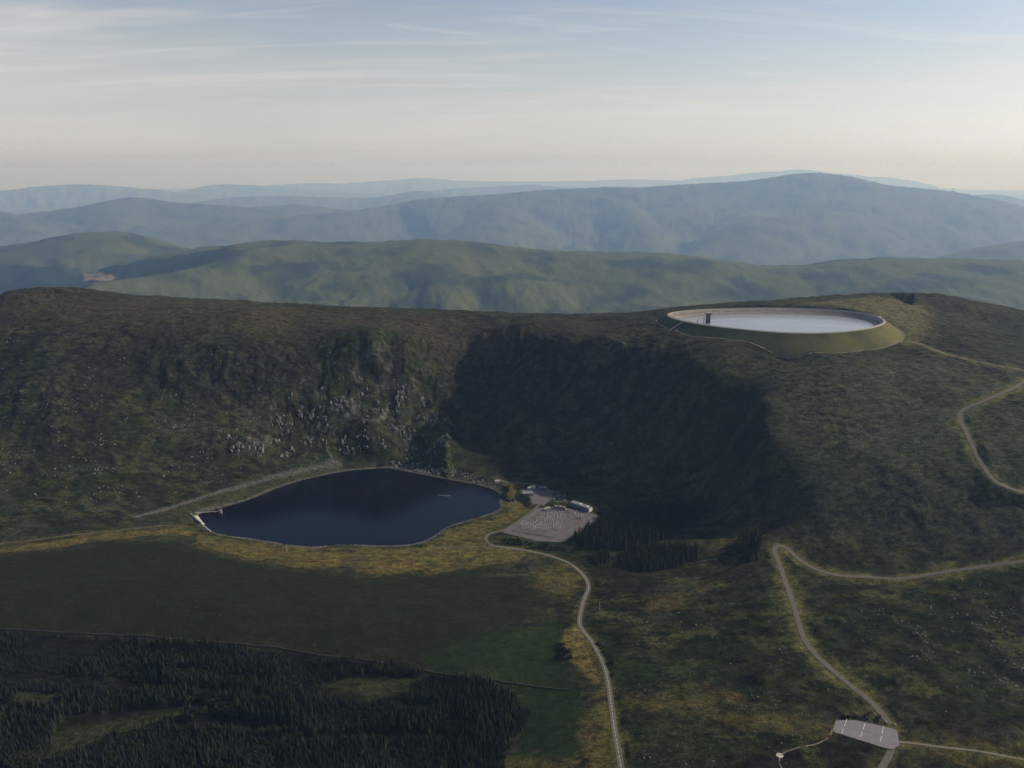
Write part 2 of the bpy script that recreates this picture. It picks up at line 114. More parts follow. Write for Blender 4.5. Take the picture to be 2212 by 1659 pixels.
RIDGES = [{'name': 'mid','slope': 0.3,'round': 655,'spur': 1263,'rough': 10,'p': [[-3728.0,10251.0,-360.0],[-3537.0,10228.0,-328.0],[-3346.0,10205.0,-300.0],[-3155.0,10182.0,-280.0],[-2964.0,10158.0,-274.0],[-2774.0,10134.0,-281.0],[-2583.0,10110.0,-295.0],[-2392.0,10086.0,-303.0],[-2201.0,10062.0,-301.0],[-2010.0,10037.0,-293.0],[-1819.0,10013.0,-285.0],[-1628.0,9989.0,-277.0],[-1437.0,9964.0,-267.0],[-1246.0,9940.0,-257.0],[-1056.0,9916.0,-248.0],[-865.0,9891.0,-246.0],[-674.0,9867.0,-252.0],[-483.0,9841.0,-269.0],[-292.0,9816.0,-295.0],[-102.0,9790.0,-320.0],[89.0,9764.0,-339.0],[280.0,9739.0,-353.0],[470.0,9713.0,-364.0],[661.0,9687.0,-370.0],[852.0,9661.0,-372.0],[1042.0,9636.0,-373.0],[1233.0,9609.0,-374.0],[1424.0,9583.0,-376.0],[1614.0,9557.0,-378.0],[1805.0,9530.0,-384.0],[1996.0,9504.0,-397.0],[2186.0,9477.0,-415.0],[2377.0,9450.0,-436.0],[2567.0,9423.0,-464.0],[2758.0,9395.0,-489.0],[2948.0,9368.0,-503.0],[3138.0,9340.0,-506.0],[3329.0,9312.0,-500.0],[3520.0,9288.0,-487.0],[3711.0,9274.0,-468.0],[3903.0,9269.0,-445.0],[4096.0,9267.0,-426.0],[4288.0,9266.0,-415.0],[4480.0,9266.0,-410.0],[4673.0,9266.0,-410.0],[4865.0,9266.0,-413.0],[5058.0,9266.0,-417.0],[5250.0,9266.0,-421.0],[5443.0,9266.0,-425.0],[5635.0,9266.0,-431.0],[5827.0,9266.0,-436.0],[6020.0,9266.0,-443.0],[6212.0,9266.0,-451.0],[6405.0,9266.0,-461.0],[6597.0,9266.0,-471.0],[6790.0,9266.0,-480.0],[6982.0,9266.0,-490.0],[7174.0,9266.0,-500.0],[7367.0,9266.0,-510.0],[7559.0,9266.0,-520.0]]},{'name': 'midspur','slope': 0.55,'round': 151,'spur': 1009,'rough': 12,'p': [[-4430.0,7455.0,-564.0],[-4331.0,7546.0,-543.0],[-4246.0,7649.0,-525.0],[-4176.0,7764.0,-510.0],[-4108.0,7881.0,-500.0],[-4035.0,7995.0,-495.0],[-3959.0,8107.0,-494.0],[-3879.0,8216.0,-491.0],[-3789.0,8317.0,-483.0],[-3694.0,8414.0,-472.0],[-3600.0,8511.0,-461.0],[-3505.0,8609.0,-451.0],[-3419.0,8711.0,-440.0],[-3349.0,8826.0,-429.0],[-3290.0,8947.0,-418.0],[-3238.0,9072.0,-407.0],[-3199.0,9201.0,-396.0],[-3171.0,9333.0,-384.0],[-3144.0,9466.0,-373.0],[-3117.0,9599.0,-362.0],[-3091.0,9732.0,-350.0]]},{'name': 'lefthill','slope': 0.36,'round': 525,'spur': 1316,'p': [[-9791.0,12376.0,-752.0],[-9602.0,12376.0,-731.0],[-9413.0,12376.0,-710.0],[-9223.0,12376.0,-690.0],[-9034.0,12376.0,-669.0],[-8845.0,12376.0,-649.0],[-8656.0,12376.0,-628.0],[-8467.0,12376.0,-608.0],[-8277.0,12376.0,-587.0],[-8088.0,12376.0,-566.0],[-7899.0,12376.0,-544.0],[-7710.0,12376.0,-520.0],[-7521.0,12376.0,-494.0],[-7332.0,12376.0,-462.0],[-7142.0,12376.0,-421.0],[-6953.0,12376.0,-382.0],[-6764.0,12376.0,-354.0],[-6575.0,12376.0,-338.0],[-6386.0,12376.0,-331.0],[-6196.0,12376.0,-331.0],[-6007.0,12376.0,-346.0],[-5818.0,12376.0,-383.0],[-5629.0,12376.0,-437.0],[-5440.0,12376.0,-495.0],[-5250.0,12376.0,-553.0],[-5061.0,12376.0,-609.0],[-4872.0,12376.0,-666.0]]},{'name': 'forestspur','slope': 0.5,'round': 315,'spur': 1052,'p': [[-8277.0,10796.0,-831.0],[-7967.0,10869.0,-796.0],[-7656.0,10941.0,-761.0],[-7346.0,11014.0,-728.0],[-7037.0,11090.0,-702.0],[-6728.0,11168.0,-684.0],[-6419.0,11246.0,-670.0],[-6108.0,11314.0,-651.0],[-5794.0,11362.0,-625.0],[-5478.0,11400.0,-594.0],[-5164.0,11415.0,-562.0],[-4857.0,11371.0,-529.0],[-4556.0,11276.0,-494.0],[-4256.0,11168.0,-458.0],[-3957.0,11059.0,-423.0]]},{'name': 'lug','slope': 0.3,'round': 948,'spur': 4107,'rough': 22,'p': [[-10218.0,22752.0,-1191.0],[-9926.0,23080.0,-1157.0],[-9634.0,23407.0,-1122.0],[-9343.0,23736.0,-1088.0],[-9058.0,24069.0,-1058.0],[-8783.0,24410.0,-1032.0],[-8511.0,24755.0,-1009.0],[-8229.0,25088.0,-984.0],[-7912.0,25383.0,-955.0],[-7558.0,25639.0,-920.0],[-7193.0,25881.0,-883.0],[-6827.0,26123.0,-847.0],[-6462.0,26366.0,-812.0],[-6098.0,26612.0,-783.0],[-5737.0,26861.0,-764.0],[-5376.0,27111.0,-748.0],[-5029.0,27375.0,-729.0],[-4723.0,27680.0,-697.0],[-4459.0,28026.0,-652.0],[-4169.0,28310.0,-591.0],[-3791.0,28427.0,-506.0],[-3360.0,28440.0,-425.0],[-2921.0,28440.0,-380.0],[-2482.0,28440.0,-353.0],[-2043.0,28440.0,-326.0],[-1605.0,28440.0,-299.0],[-1166.0,28440.0,-272.0],[-727.0,28440.0,-244.0],[-288.0,28440.0,-215.0],[150.0,28440.0,-178.0],[589.0,28440.0,-134.0],[1028.0,28440.0,-98.0],[1467.0,28440.0,-73.0],[1905.0,28440.0,-51.0],[2344.0,28440.0,-31.0],[2783.0,28440.0,-15.0],[3222.0,28440.0,-0.0],[3661.0,28440.0,9.0],[4099.0,28440.0,0.0],[4538.0,28440.0,-7.0],[4977.0,28440.0,17.0],[5416.0,28440.0,57.0],[5854.0,28440.0,90.0],[6293.0,28440.0,113.0],[6732.0,28440.0,133.0],[7171.0,28440.0,153.0],[7609.0,28440.0,172.0],[8048.0,28440.0,202.0],[8487.0,28440.0,250.0],[8926.0,28440.0,310.0],[9364.0,28440.0,379.0],[9803.0,28440.0,447.0],[10242.0,28440.0,480.0],[10681.0,28440.0,478.0],[11119.0,28440.0,446.0],[11558.0,28440.0,391.0],[11997.0,28440.0,310.0],[12436.0,28440.0,202.0],[12875.0,28440.0,105.0],[13313.0,28440.0,47.0],[13752.0,28440.0,9.0],[14191.0,28440.0,-26.0],[14630.0,28440.0,-61.0],[15068.0,28440.0,-107.0],[15507.0,28440.0,-171.0],[15946.0,28440.0,-245.0],[16385.0,28440.0,-328.0],[16823.0,28440.0,-421.0],[17262.0,28440.0,-518.0],[17701.0,28440.0,-614.0],[18140.0,28440.0,-701.0],[18578.0,28440.0,-777.0],[19017.0,28440.0,-848.0],[19456.0,28440.0,-919.0],[19895.0,28440.0,-990.0],[20333.0,28440.0,-1061.0],[20772.0,28440.0,-1132.0],[21211.0,28440.0,-1203.0]]},{'name': 'lugspur','slope': 0.5,'round': 378,'spur': 2211,'rough': 20,'p': [[1508.0,28124.0,-65.0],[1896.0,27789.0,-117.0],[2285.0,27455.0,-168.0],[2665.0,27114.0,-220.0],[2996.0,26734.0,-280.0],[3254.0,26298.0,-351.0],[3480.0,25838.0,-427.0],[3661.0,25367.0,-508.0],[3739.0,24873.0,-601.0],[3746.0,24363.0,-703.0],[3735.0,23850.0,-803.0],[3708.0,23338.0,-895.0],[3669.0,22827.0,-982.0],[3627.0,22315.0,-1068.0],[3585.0,21804.0,-1154.0]]},{'name': 'lugspur2','slope': 0.4,'round': 474,'spur': 2211,'rough': 20,'p': [[-1704.0,28124.0,-315.0],[-1370.0,27642.0,-355.0],[-1036.0,27160.0,-395.0],[-707.0,26676.0,-436.0],[-453.0,26164.0,-488.0],[-336.0,25604.0,-560.0],[-284.0,25020.0,-641.0],[-263.0,24436.0,-723.0],[-309.0,23856.0,-805.0],[-398.0,23277.0,-888.0],[-493.0,22698.0,-971.0],[-588.0,22119.0,-1053.0]]},{'name': 'nearspur','slope': 0.45,'round': 378,'spur': 1896,'rough': 14,'p': [[4425.0,19275.0,-1416.0],[4750.0,19585.0,-1325.0],[5071.0,19899.0,-1219.0],[5387.0,20218.0,-1085.0],[5688.0,20550.0,-952.0],[5968.0,20900.0,-854.0],[6244.0,21254.0,-783.0],[6541.0,21586.0,-730.0],[6880.0,21869.0,-695.0],[7261.0,22098.0,-674.0],[7658.0,22307.0,-658.0],[8056.0,22517.0,-642.0],[8441.0,22744.0,-626.0],[8800.0,23009.0,-608.0],[9145.0,23297.0,-589.0],[9487.0,23587.0,-571.0],[9824.0,23883.0,-551.0],[10141.0,24199.0,-524.0],[10441.0,24532.0,-493.0],[10736.0,24871.0,-460.0],[11030.0,25210.0,-426.0],[11324.0,25550.0,-393.0],[11618.0,25889.0,-360.0],[11913.0,26228.0,-326.0]]},{'name': 'rightspur','slope': 0.4,'round': 351,'spur': 1767,'p': [[8214.0,14746.0,-1053.0],[8551.0,14984.0,-993.0],[8893.0,15216.0,-936.0],[9247.0,15427.0,-887.0],[9612.0,15619.0,-845.0],[9984.0,15798.0,-807.0],[10366.0,15951.0,-773.0],[10760.0,16073.0,-744.0],[11158.0,16183.0,-716.0],[11556.0,16293.0,-689.0],[11955.0,16403.0,-662.0],[12353.0,16513.0,-634.0]]},{'name': 'behindright','slope': 0.3,'round': 842,'p': [[19853.0,38763.0,-986.0],[20378.0,38763.0,-892.0],[20903.0,38763.0,-799.0],[21428.0,38763.0,-705.0],[21953.0,38763.0,-621.0],[22479.0,38763.0,-560.0],[23004.0,38763.0,-542.0],[23529.0,38763.0,-590.0],[24054.0,38763.0,-687.0],[24579.0,38763.0,-810.0],[25104.0,38763.0,-913.0],[25629.0,38763.0,-971.0],[26154.0,38763.0,-1009.0],[26679.0,38763.0,-1048.0],[27204.0,38763.0,-1087.0],[27729.0,38763.0,-1125.0],[28254.0,38763.0,-1164.0],[28779.0,38763.0,-1203.0]]},{'name': 'conical','slope': 0.3,'round': 504,'spur': 2844,'p': [[-22500.0,27807.0,-1006.0],[-22088.0,27807.0,-990.0],[-21676.0,27807.0,-974.0],[-21264.0,27807.0,-958.0],[-20853.0,27807.0,-942.0],[-20441.0,27807.0,-926.0],[-20029.0,27807.0,-910.0],[-19617.0,27807.0,-895.0],[-19205.0,27807.0,-885.0],[-18793.0,27807.0,-884.0],[-18381.0,27807.0,-887.0],[-17970.0,27807.0,-890.0],[-17558.0,27807.0,-893.0],[-17146.0,27807.0,-886.0],[-16734.0,27807.0,-857.0],[-16322.0,27807.0,-813.0],[-15910.0,27807.0,-766.0],[-15498.0,27807.0,-714.0],[-15087.0,27807.0,-659.0],[-14675.0,27807.0,-592.0],[-14263.0,27807.0,-513.0],[-13851.0,27807.0,-432.0],[-13439.0,27807.0,-356.0],[-13027.0,27807.0,-312.0],[-12616.0,27807.0,-338.0],[-12204.0,27807.0,-412.0],[-11792.0,27807.0,-474.0],[-11380.0,27807.0,-509.0],[-10968.0,27807.0,-531.0],[-10556.0,27807.0,-551.0],[-10144.0,27807.0,-577.0],[-9733.0,27807.0,-606.0],[-9321.0,27807.0,-644.0],[-8909.0,27807.0,-701.0],[-8497.0,27807.0,-773.0],[-8085.0,27807.0,-849.0]]},{'name': 'leftslope','slope': 0.3,'round': 504,'spur': 2211,'p': [[-18442.0,24648.0,-408.0],[-18139.0,24648.0,-434.0],[-17837.0,24648.0,-460.0],[-17535.0,24648.0,-485.0],[-17232.0,24648.0,-511.0],[-16930.0,24648.0,-537.0],[-16628.0,24648.0,-562.0],[-16326.0,24648.0,-584.0],[-16023.0,24648.0,-605.0],[-15721.0,24648.0,-639.0],[-15419.0,24648.0,-706.0],[-15116.0,24648.0,-796.0]]},{'name': 'lowhill','slope': 0.25,'round': 651,'spur': 2284,'p': [[-12009.0,31346.0,-1157.0],[-11657.0,31346.0,-1079.0],[-11305.0,31346.0,-1000.0],[-10954.0,31346.0,-931.0],[-10602.0,31346.0,-880.0],[-10250.0,31346.0,-842.0],[-9898.0,31346.0,-807.0],[-9547.0,31346.0,-775.0],[-9195.0,31346.0,-746.0],[-8843.0,31346.0,-719.0],[-8492.0,31346.0,-704.0],[-8140.0,31346.0,-719.0],[-7788.0,31346.0,-758.0],[-7436.0,31346.0,-805.0],[-7085.0,31346.0,-852.0],[-6733.0,31346.0,-901.0],[-6381.0,31346.0,-946.0],[-6030.0,31346.0,-988.0],[-5678.0,31346.0,-1026.0],[-5326.0,31346.0,-1065.0],[-4974.0,31346.0,-1104.0]]},{'name': 'bluehill','slope': 0.25,'round': 714,'spur': 3222,'p': [[-17145.0,41185.0,-1223.0],[-16659.0,41185.0,-1106.0],[-16174.0,41185.0,-1009.0],[-15688.0,41185.0,-931.0],[-15202.0,41185.0,-862.0],[-14716.0,41185.0,-807.0],[-14230.0,41185.0,-768.0],[-13745.0,41185.0,-737.0],[-13259.0,41185.0,-711.0],[-12773.0,41185.0,-701.0],[-12287.0,41185.0,-702.0],[-11801.0,41185.0,-707.0],[-11315.0,41185.0,-712.0],[-10830.0,41185.0,-718.0],[-10344.0,41185.0,-728.0],[-9858.0,41185.0,-740.0],[-9372.0,41185.0,-753.0],[-8886.0,41185.0,-766.0],[-8401.0,41185.0,-780.0],[-7915.0,41185.0,-794.0],[-7429.0,41185.0,-788.0],[-6943.0,41185.0,-745.0],[-6457.0,41185.0,-681.0],[-5971.0,41185.0,-613.0],[-5486.0,41185.0,-535.0],[-5000.0,41185.0,-466.0],[-4514.0,41185.0,-455.0],[-4028.0,41185.0,-515.0],[-3542.0,41185.0,-606.0],[-3057.0,41185.0,-699.0],[-2571.0,41185.0,-783.0],[-2085.0,41185.0,-850.0],[-1599.0,41185.0,-909.0],[-1113.0,41185.0,-967.0],[-627.0,41185.0,-1026.0],[-142.0,41185.0,-1085.0]]},{'name': 'bluehill2','slope': 0.25,'round': 948,'p': [[-6853.0,53089.0,-980.0],[-6217.0,53089.0,-894.0],[-5580.0,53089.0,-808.0],[-4944.0,53089.0,-724.0],[-4307.0,53089.0,-647.0],[-3671.0,53089.0,-590.0],[-3034.0,53089.0,-552.0],[-2398.0,53089.0,-521.0],[-1762.0,53089.0,-490.0],[-1125.0,53089.0,-458.0],[-489.0,53089.0,-423.0],[148.0,53089.0,-386.0],[784.0,53089.0,-347.0],[1421.0,53089.0,-336.0],[2057.0,53089.0,-383.0],[2693.0,53089.0,-463.0],[3330.0,53089.0,-538.0],[3966.0,53089.0,-595.0],[4603.0,53089.0,-645.0],[5239.0,53089.0,-695.0],[5876.0,53089.0,-744.0]]},{'name': 'farleft','slope': 0.25,'round': 1135,'p': [[-44157.0,54985.0,-1036.0],[-43240.0,54985.0,-1036.0],[-42323.0,54985.0,-1036.0],[-41407.0,54985.0,-1036.0],[-40490.0,54985.0,-1036.0],[-39573.0,54985.0,-1036.0],[-38656.0,54985.0,-1036.0],[-37739.0,54985.0,-1036.0],[-36822.0,54985.0,-1017.0],[-35905.0,54985.0,-951.0],[-34989.0,54985.0,-853.0],[-34072.0,54985.0,-742.0],[-33155.0,54985.0,-628.0],[-32238.0,54985.0,-527.0],[-31321.0,54985.0,-454.0],[-30404.0,54985.0,-395.0],[-29487.0,54985.0,-362.0],[-28571.0,54985.0,-378.0],[-27654.0,54985.0,-427.0],[-26737.0,54985.0,-498.0],[-25820.0,54985.0,-583.0],[-24903.0,54985.0,-661.0],[-23986.0,54985.0,-730.0],[-23069.0,54985.0,-825.0],[-22153.0,54985.0,-978.0],[-21236.0,54985.0,-1160.0],[-20319.0,54985.0,-1342.0]]},{'name': 'farleft2','slope': 0.25,'round': 1200,'p': [[-28918.0,66045.0,-1549.0],[-27998.0,66045.0,-1391.0],[-27079.0,66045.0,-1202.0],[-26160.0,66045.0,-966.0],[-25240.0,66045.0,-756.0],[-24321.0,66045.0,-613.0],[-23401.0,66045.0,-536.0],[-22482.0,66045.0,-542.0],[-21562.0,66045.0,-595.0],[-20643.0,66045.0,-652.0],[-19724.0,66045.0,-711.0],[-18804.0,66045.0,-772.0],[-17885.0,66045.0,-837.0],[-16965.0,66045.0,-910.0],[-16046.0,66045.0,-986.0],[-15126.0,66045.0,-1058.0],[-14207.0,66045.0,-1115.0],[-13288.0,66045.0,-1157.0],[-12368.0,66045.0,-1191.0],[-11449.0,66045.0,-1226.0],[-10529.0,66045.0,-1261.0],[-9610.0,66045.0,-1296.0],[-8690.0,66045.0,-1331.0],[-7771.0,66045.0,-1366.0]]},{'name': 'farcone','slope': 0.25,'round': 552,'p': [[-23361.0,81108.0,-781.0],[-21983.0,81108.0,-756.0],[-20605.0,81108.0,-731.0],[-19226.0,81108.0,-706.0],[-17848.0,81108.0,-681.0],[-16470.0,81108.0,-648.0],[-15092.0,81108.0,-595.0],[-13714.0,81108.0,-526.0],[-12335.0,81108.0,-439.0],[-10957.0,81108.0,-317.0],[-9579.0,81108.0,-192.0],[-8201.0,81108.0,-165.0],[-6823.0,81108.0,-275.0],[-5444.0,81108.0,-419.0],[-4066.0,81108.0,-496.0],[-2688.0,81108.0,-513.0],[-1310.0,81108.0,-513.0],[68.0,81108.0,-513.0],[1447.0,81108.0,-513.0],[2825.0,81108.0,-513.0],[4203.0,81108.0,-503.0],[5581.0,81108.0,-475.0],[6959.0,81108.0,-434.0],[8338.0,81108.0,-393.0],[9716.0,81108.0,-362.0],[11094.0,81108.0,-356.0],[12472.0,81108.0,-376.0],[13850.0,81108.0,-399.0],[15229.0,81108.0,-405.0],[16607.0,81108.0,-385.0],[17985.0,81108.0,-353.0],[19363.0,81108.0,-321.0],[20741.0,81108.0,-290.0]]},{'name': 'farthest','slope': 0.3,'round': 666,'p': [[17922.0,80055.0,-234.0],[18812.0,80055.0,-157.0],[19702.0,80055.0,-79.0],[20592.0,80055.0,4.0],[21483.0,80055.0,93.0],[22373.0,80055.0,185.0],[23263.0,80055.0,274.0],[24153.0,80055.0,350.0],[25044.0,80055.0,409.0],[25934.0,80055.0,473.0],[26824.0,80055.0,563.0],[27714.0,80055.0,628.0],[28604.0,80055.0,610.0],[29495.0,80055.0,533.0],[30385.0,80055.0,444.0],[31275.0,80055.0,349.0],[32165.0,80055.0,252.0],[33055.0,80055.0,157.0],[33946.0,80055.0,69.0],[34836.0,80055.0,-5.0],[35726.0,80055.0,-73.0],[36616.0,80055.0,-141.0],[37506.0,80055.0,-210.0],[38397.0,80055.0,-278.0]]}]
LAKE = [[-566.3,1305.2],[-564.9,1297.1],[-560.2,1289.0],[-553.5,1281.0],[-546.1,1273.0],[-538.7,1265.0],[-531.2,1256.9],[-523.5,1249.3],[-515.2,1242.3],[-506.2,1236.2],[-496.6,1231.1],[-486.6,1226.8],[-476.2,1223.2],[-465.7,1220.2],[-455.0,1217.4],[-444.3,1214.8],[-433.7,1212.1],[-423.1,1209.0],[-412.7,1205.6],[-402.3,1202.0],[-391.9,1198.3],[-381.5,1194.8],[-371.0,1191.6],[-360.4,1188.8],[-349.7,1186.4],[-338.9,1184.7],[-328.1,1184.0],[-317.5,1184.6],[-307.2,1186.6],[-296.9,1189.2],[-286.6,1191.4],[-276.1,1192.3],[-265.4,1191.9],[-254.6,1190.6],[-243.7,1189.4],[-232.8,1188.4],[-221.8,1188.0],[-210.8,1188.0],[-199.8,1188.3],[-188.9,1189.0],[-178.1,1190.4],[-167.8,1192.9],[-158.2,1197.0],[-149.6,1202.8],[-142.1,1210.3],[-135.8,1219.0],[-130.5,1228.3],[-125.8,1238.0],[-121.2,1247.5],[-115.5,1256.2],[-108.5,1263.8],[-100.2,1270.4],[-91.3,1276.5],[-82.1,1282.5],[-73.0,1288.7],[-64.1,1295.1],[-55.2,1301.6],[-46.5,1308.3],[-38.1,1315.2],[-30.7,1322.6],[-25.3,1330.8],[-22.7,1339.6],[-22.9,1348.9],[-24.7,1358.5],[-25.9,1368.3],[-25.7,1378.1],[-24.5,1388.0],[-24.2,1397.7],[-26.2,1406.9],[-31.0,1415.5],[-37.9,1423.2],[-46.1,1430.3],[-54.8,1436.8],[-64.0,1442.8],[-73.5,1448.3],[-83.2,1453.4],[-93.2,1458.1],[-103.2,1462.5],[-113.3,1466.9],[-123.4,1471.3],[-133.4,1476.0],[-143.3,1480.8],[-153.1,1485.8],[-162.9,1490.8],[-172.8,1495.7],[-182.7,1500.4],[-192.7,1504.9],[-202.7,1509.4],[-212.6,1514.1],[-222.0,1519.4],[-231.0,1525.0],[-240.0,1530.3],[-249.3,1534.2],[-259.2,1536.2],[-269.7,1536.3],[-280.5,1535.1],[-291.3,1533.3],[-302.0,1531.0],[-312.7,1528.4],[-323.3,1525.5],[-333.8,1522.1],[-344.0,1518.2],[-354.0,1513.8],[-363.7,1508.7],[-373.2,1503.1],[-382.4,1497.2],[-391.6,1491.0],[-400.6,1484.7],[-409.4,1478.2],[-418.1,1471.4],[-426.4,1464.2],[-434.3,1456.6],[-441.8,1448.7],[-449.0,1440.4],[-455.9,1431.8],[-462.5,1423.0],[-468.7,1413.9],[-474.5,1404.6],[-480.2,1395.2],[-486.1,1386.0],[-492.5,1377.2],[-499.6,1368.9],[-507.2,1361.1],[-515.4,1353.8],[-523.8,1346.7],[-532.4,1339.9],[-541.2,1333.2],[-549.9,1326.7],[-557.8,1320.1],[-563.7,1312.9]]
CREST = [[354.7,1765.0],[354.6,1752.9],[356.5,1740.7],[359.8,1728.6],[364.3,1716.8],[369.6,1705.3],[375.8,1694.3],[382.8,1683.6],[390.4,1673.5],[398.6,1663.7],[407.3,1654.4],[416.4,1645.6],[426.0,1637.2],[436.0,1629.3],[446.4,1621.9],[457.0,1614.8],[467.8,1608.0],[478.8,1601.5],[489.9,1595.2],[501.1,1589.2],[512.5,1583.5],[524.1,1578.2],[536.0,1573.6],[548.1,1569.7],[560.4,1566.7],[572.9,1564.6],[585.5,1563.3],[598.2,1562.8],[610.9,1563.2],[623.5,1564.4],[636.1,1566.4],[648.5,1569.2],[660.7,1572.6],[672.8,1576.7],[684.7,1581.3],[696.4,1586.4],[707.9,1591.9],[719.1,1598.0],[730.0,1604.5],[740.6,1611.5],[750.8,1619.2],[760.5,1627.3],[769.9,1636.0],[778.9,1645.0],[787.5,1654.4],[795.4,1664.2],[802.4,1674.7],[808.3,1685.7],[812.9,1697.4],[816.2,1709.5],[818.5,1721.9],[819.5,1734.4],[819.3,1747.0],[817.7,1759.4],[814.6,1771.5],[810.0,1783.0],[804.0,1793.9],[796.6,1804.0],[788.0,1813.1],[778.5,1821.3],[768.2,1828.6],[757.3,1835.0],[745.9,1840.6],[734.1,1845.4],[722.1,1849.5],[709.8,1852.8],[697.4,1855.6],[684.8,1857.9],[672.2,1859.7],[659.5,1861.2],[646.8,1862.4],[634.1,1863.3],[621.3,1863.9],[608.6,1864.1],[595.8,1864.1],[583.0,1863.7],[570.3,1862.9],[557.6,1861.9],[544.9,1860.5],[532.2,1858.9],[519.6,1857.0],[507.0,1854.9],[494.4,1852.6],[481.9,1850.0],[469.5,1847.2],[457.1,1843.9],[444.9,1840.3],[432.8,1836.3],[420.9,1831.8],[409.3,1826.6],[398.1,1820.6],[387.6,1813.8],[377.8,1805.9],[369.1,1797.1],[362.1,1787.3],[357.2,1776.5]]
QUARRY = [[1034.2,2172.7],[1111.0,2164.4],[1068.0,2069.7],[1015.6,1982.7],[1003.2,2010.9],[1017.3,2100.4]]
BUTTRESS = [[-129.9,1474.7,9.0],[-137.8,1542.3,15.0],[-141.9,1575.3,13.0],[-142.9,1658.6,4.0],[-136.8,1705.4,0.0]]
PADS = [{'name': 'switchyard','z': 5.5,'p': [[52.5,1331.9],[112.6,1321.7],[156.7,1293.9],[151.2,1272.8],[83.3,1187.4],[41.5,1194.1],[-16.5,1225.2],[-6.4,1245.0]]},{'name': 'carpark','z': 44.0,'p': [[339.0,703.3],[360.3,703.3],[388.9,692.0],[395.9,688.5],[387.7,666.2],[376.3,659.7],[355.2,671.5],[328.0,686.4]]},{'name': 'forecourt','z': 7.0,'p': [[19.5,1406.1],[57.3,1419.8],[74.6,1406.1],[77.3,1370.6],[58.4,1332.7],[37.5,1340.9],[34.8,1375.0],[16.6,1379.4]]}]
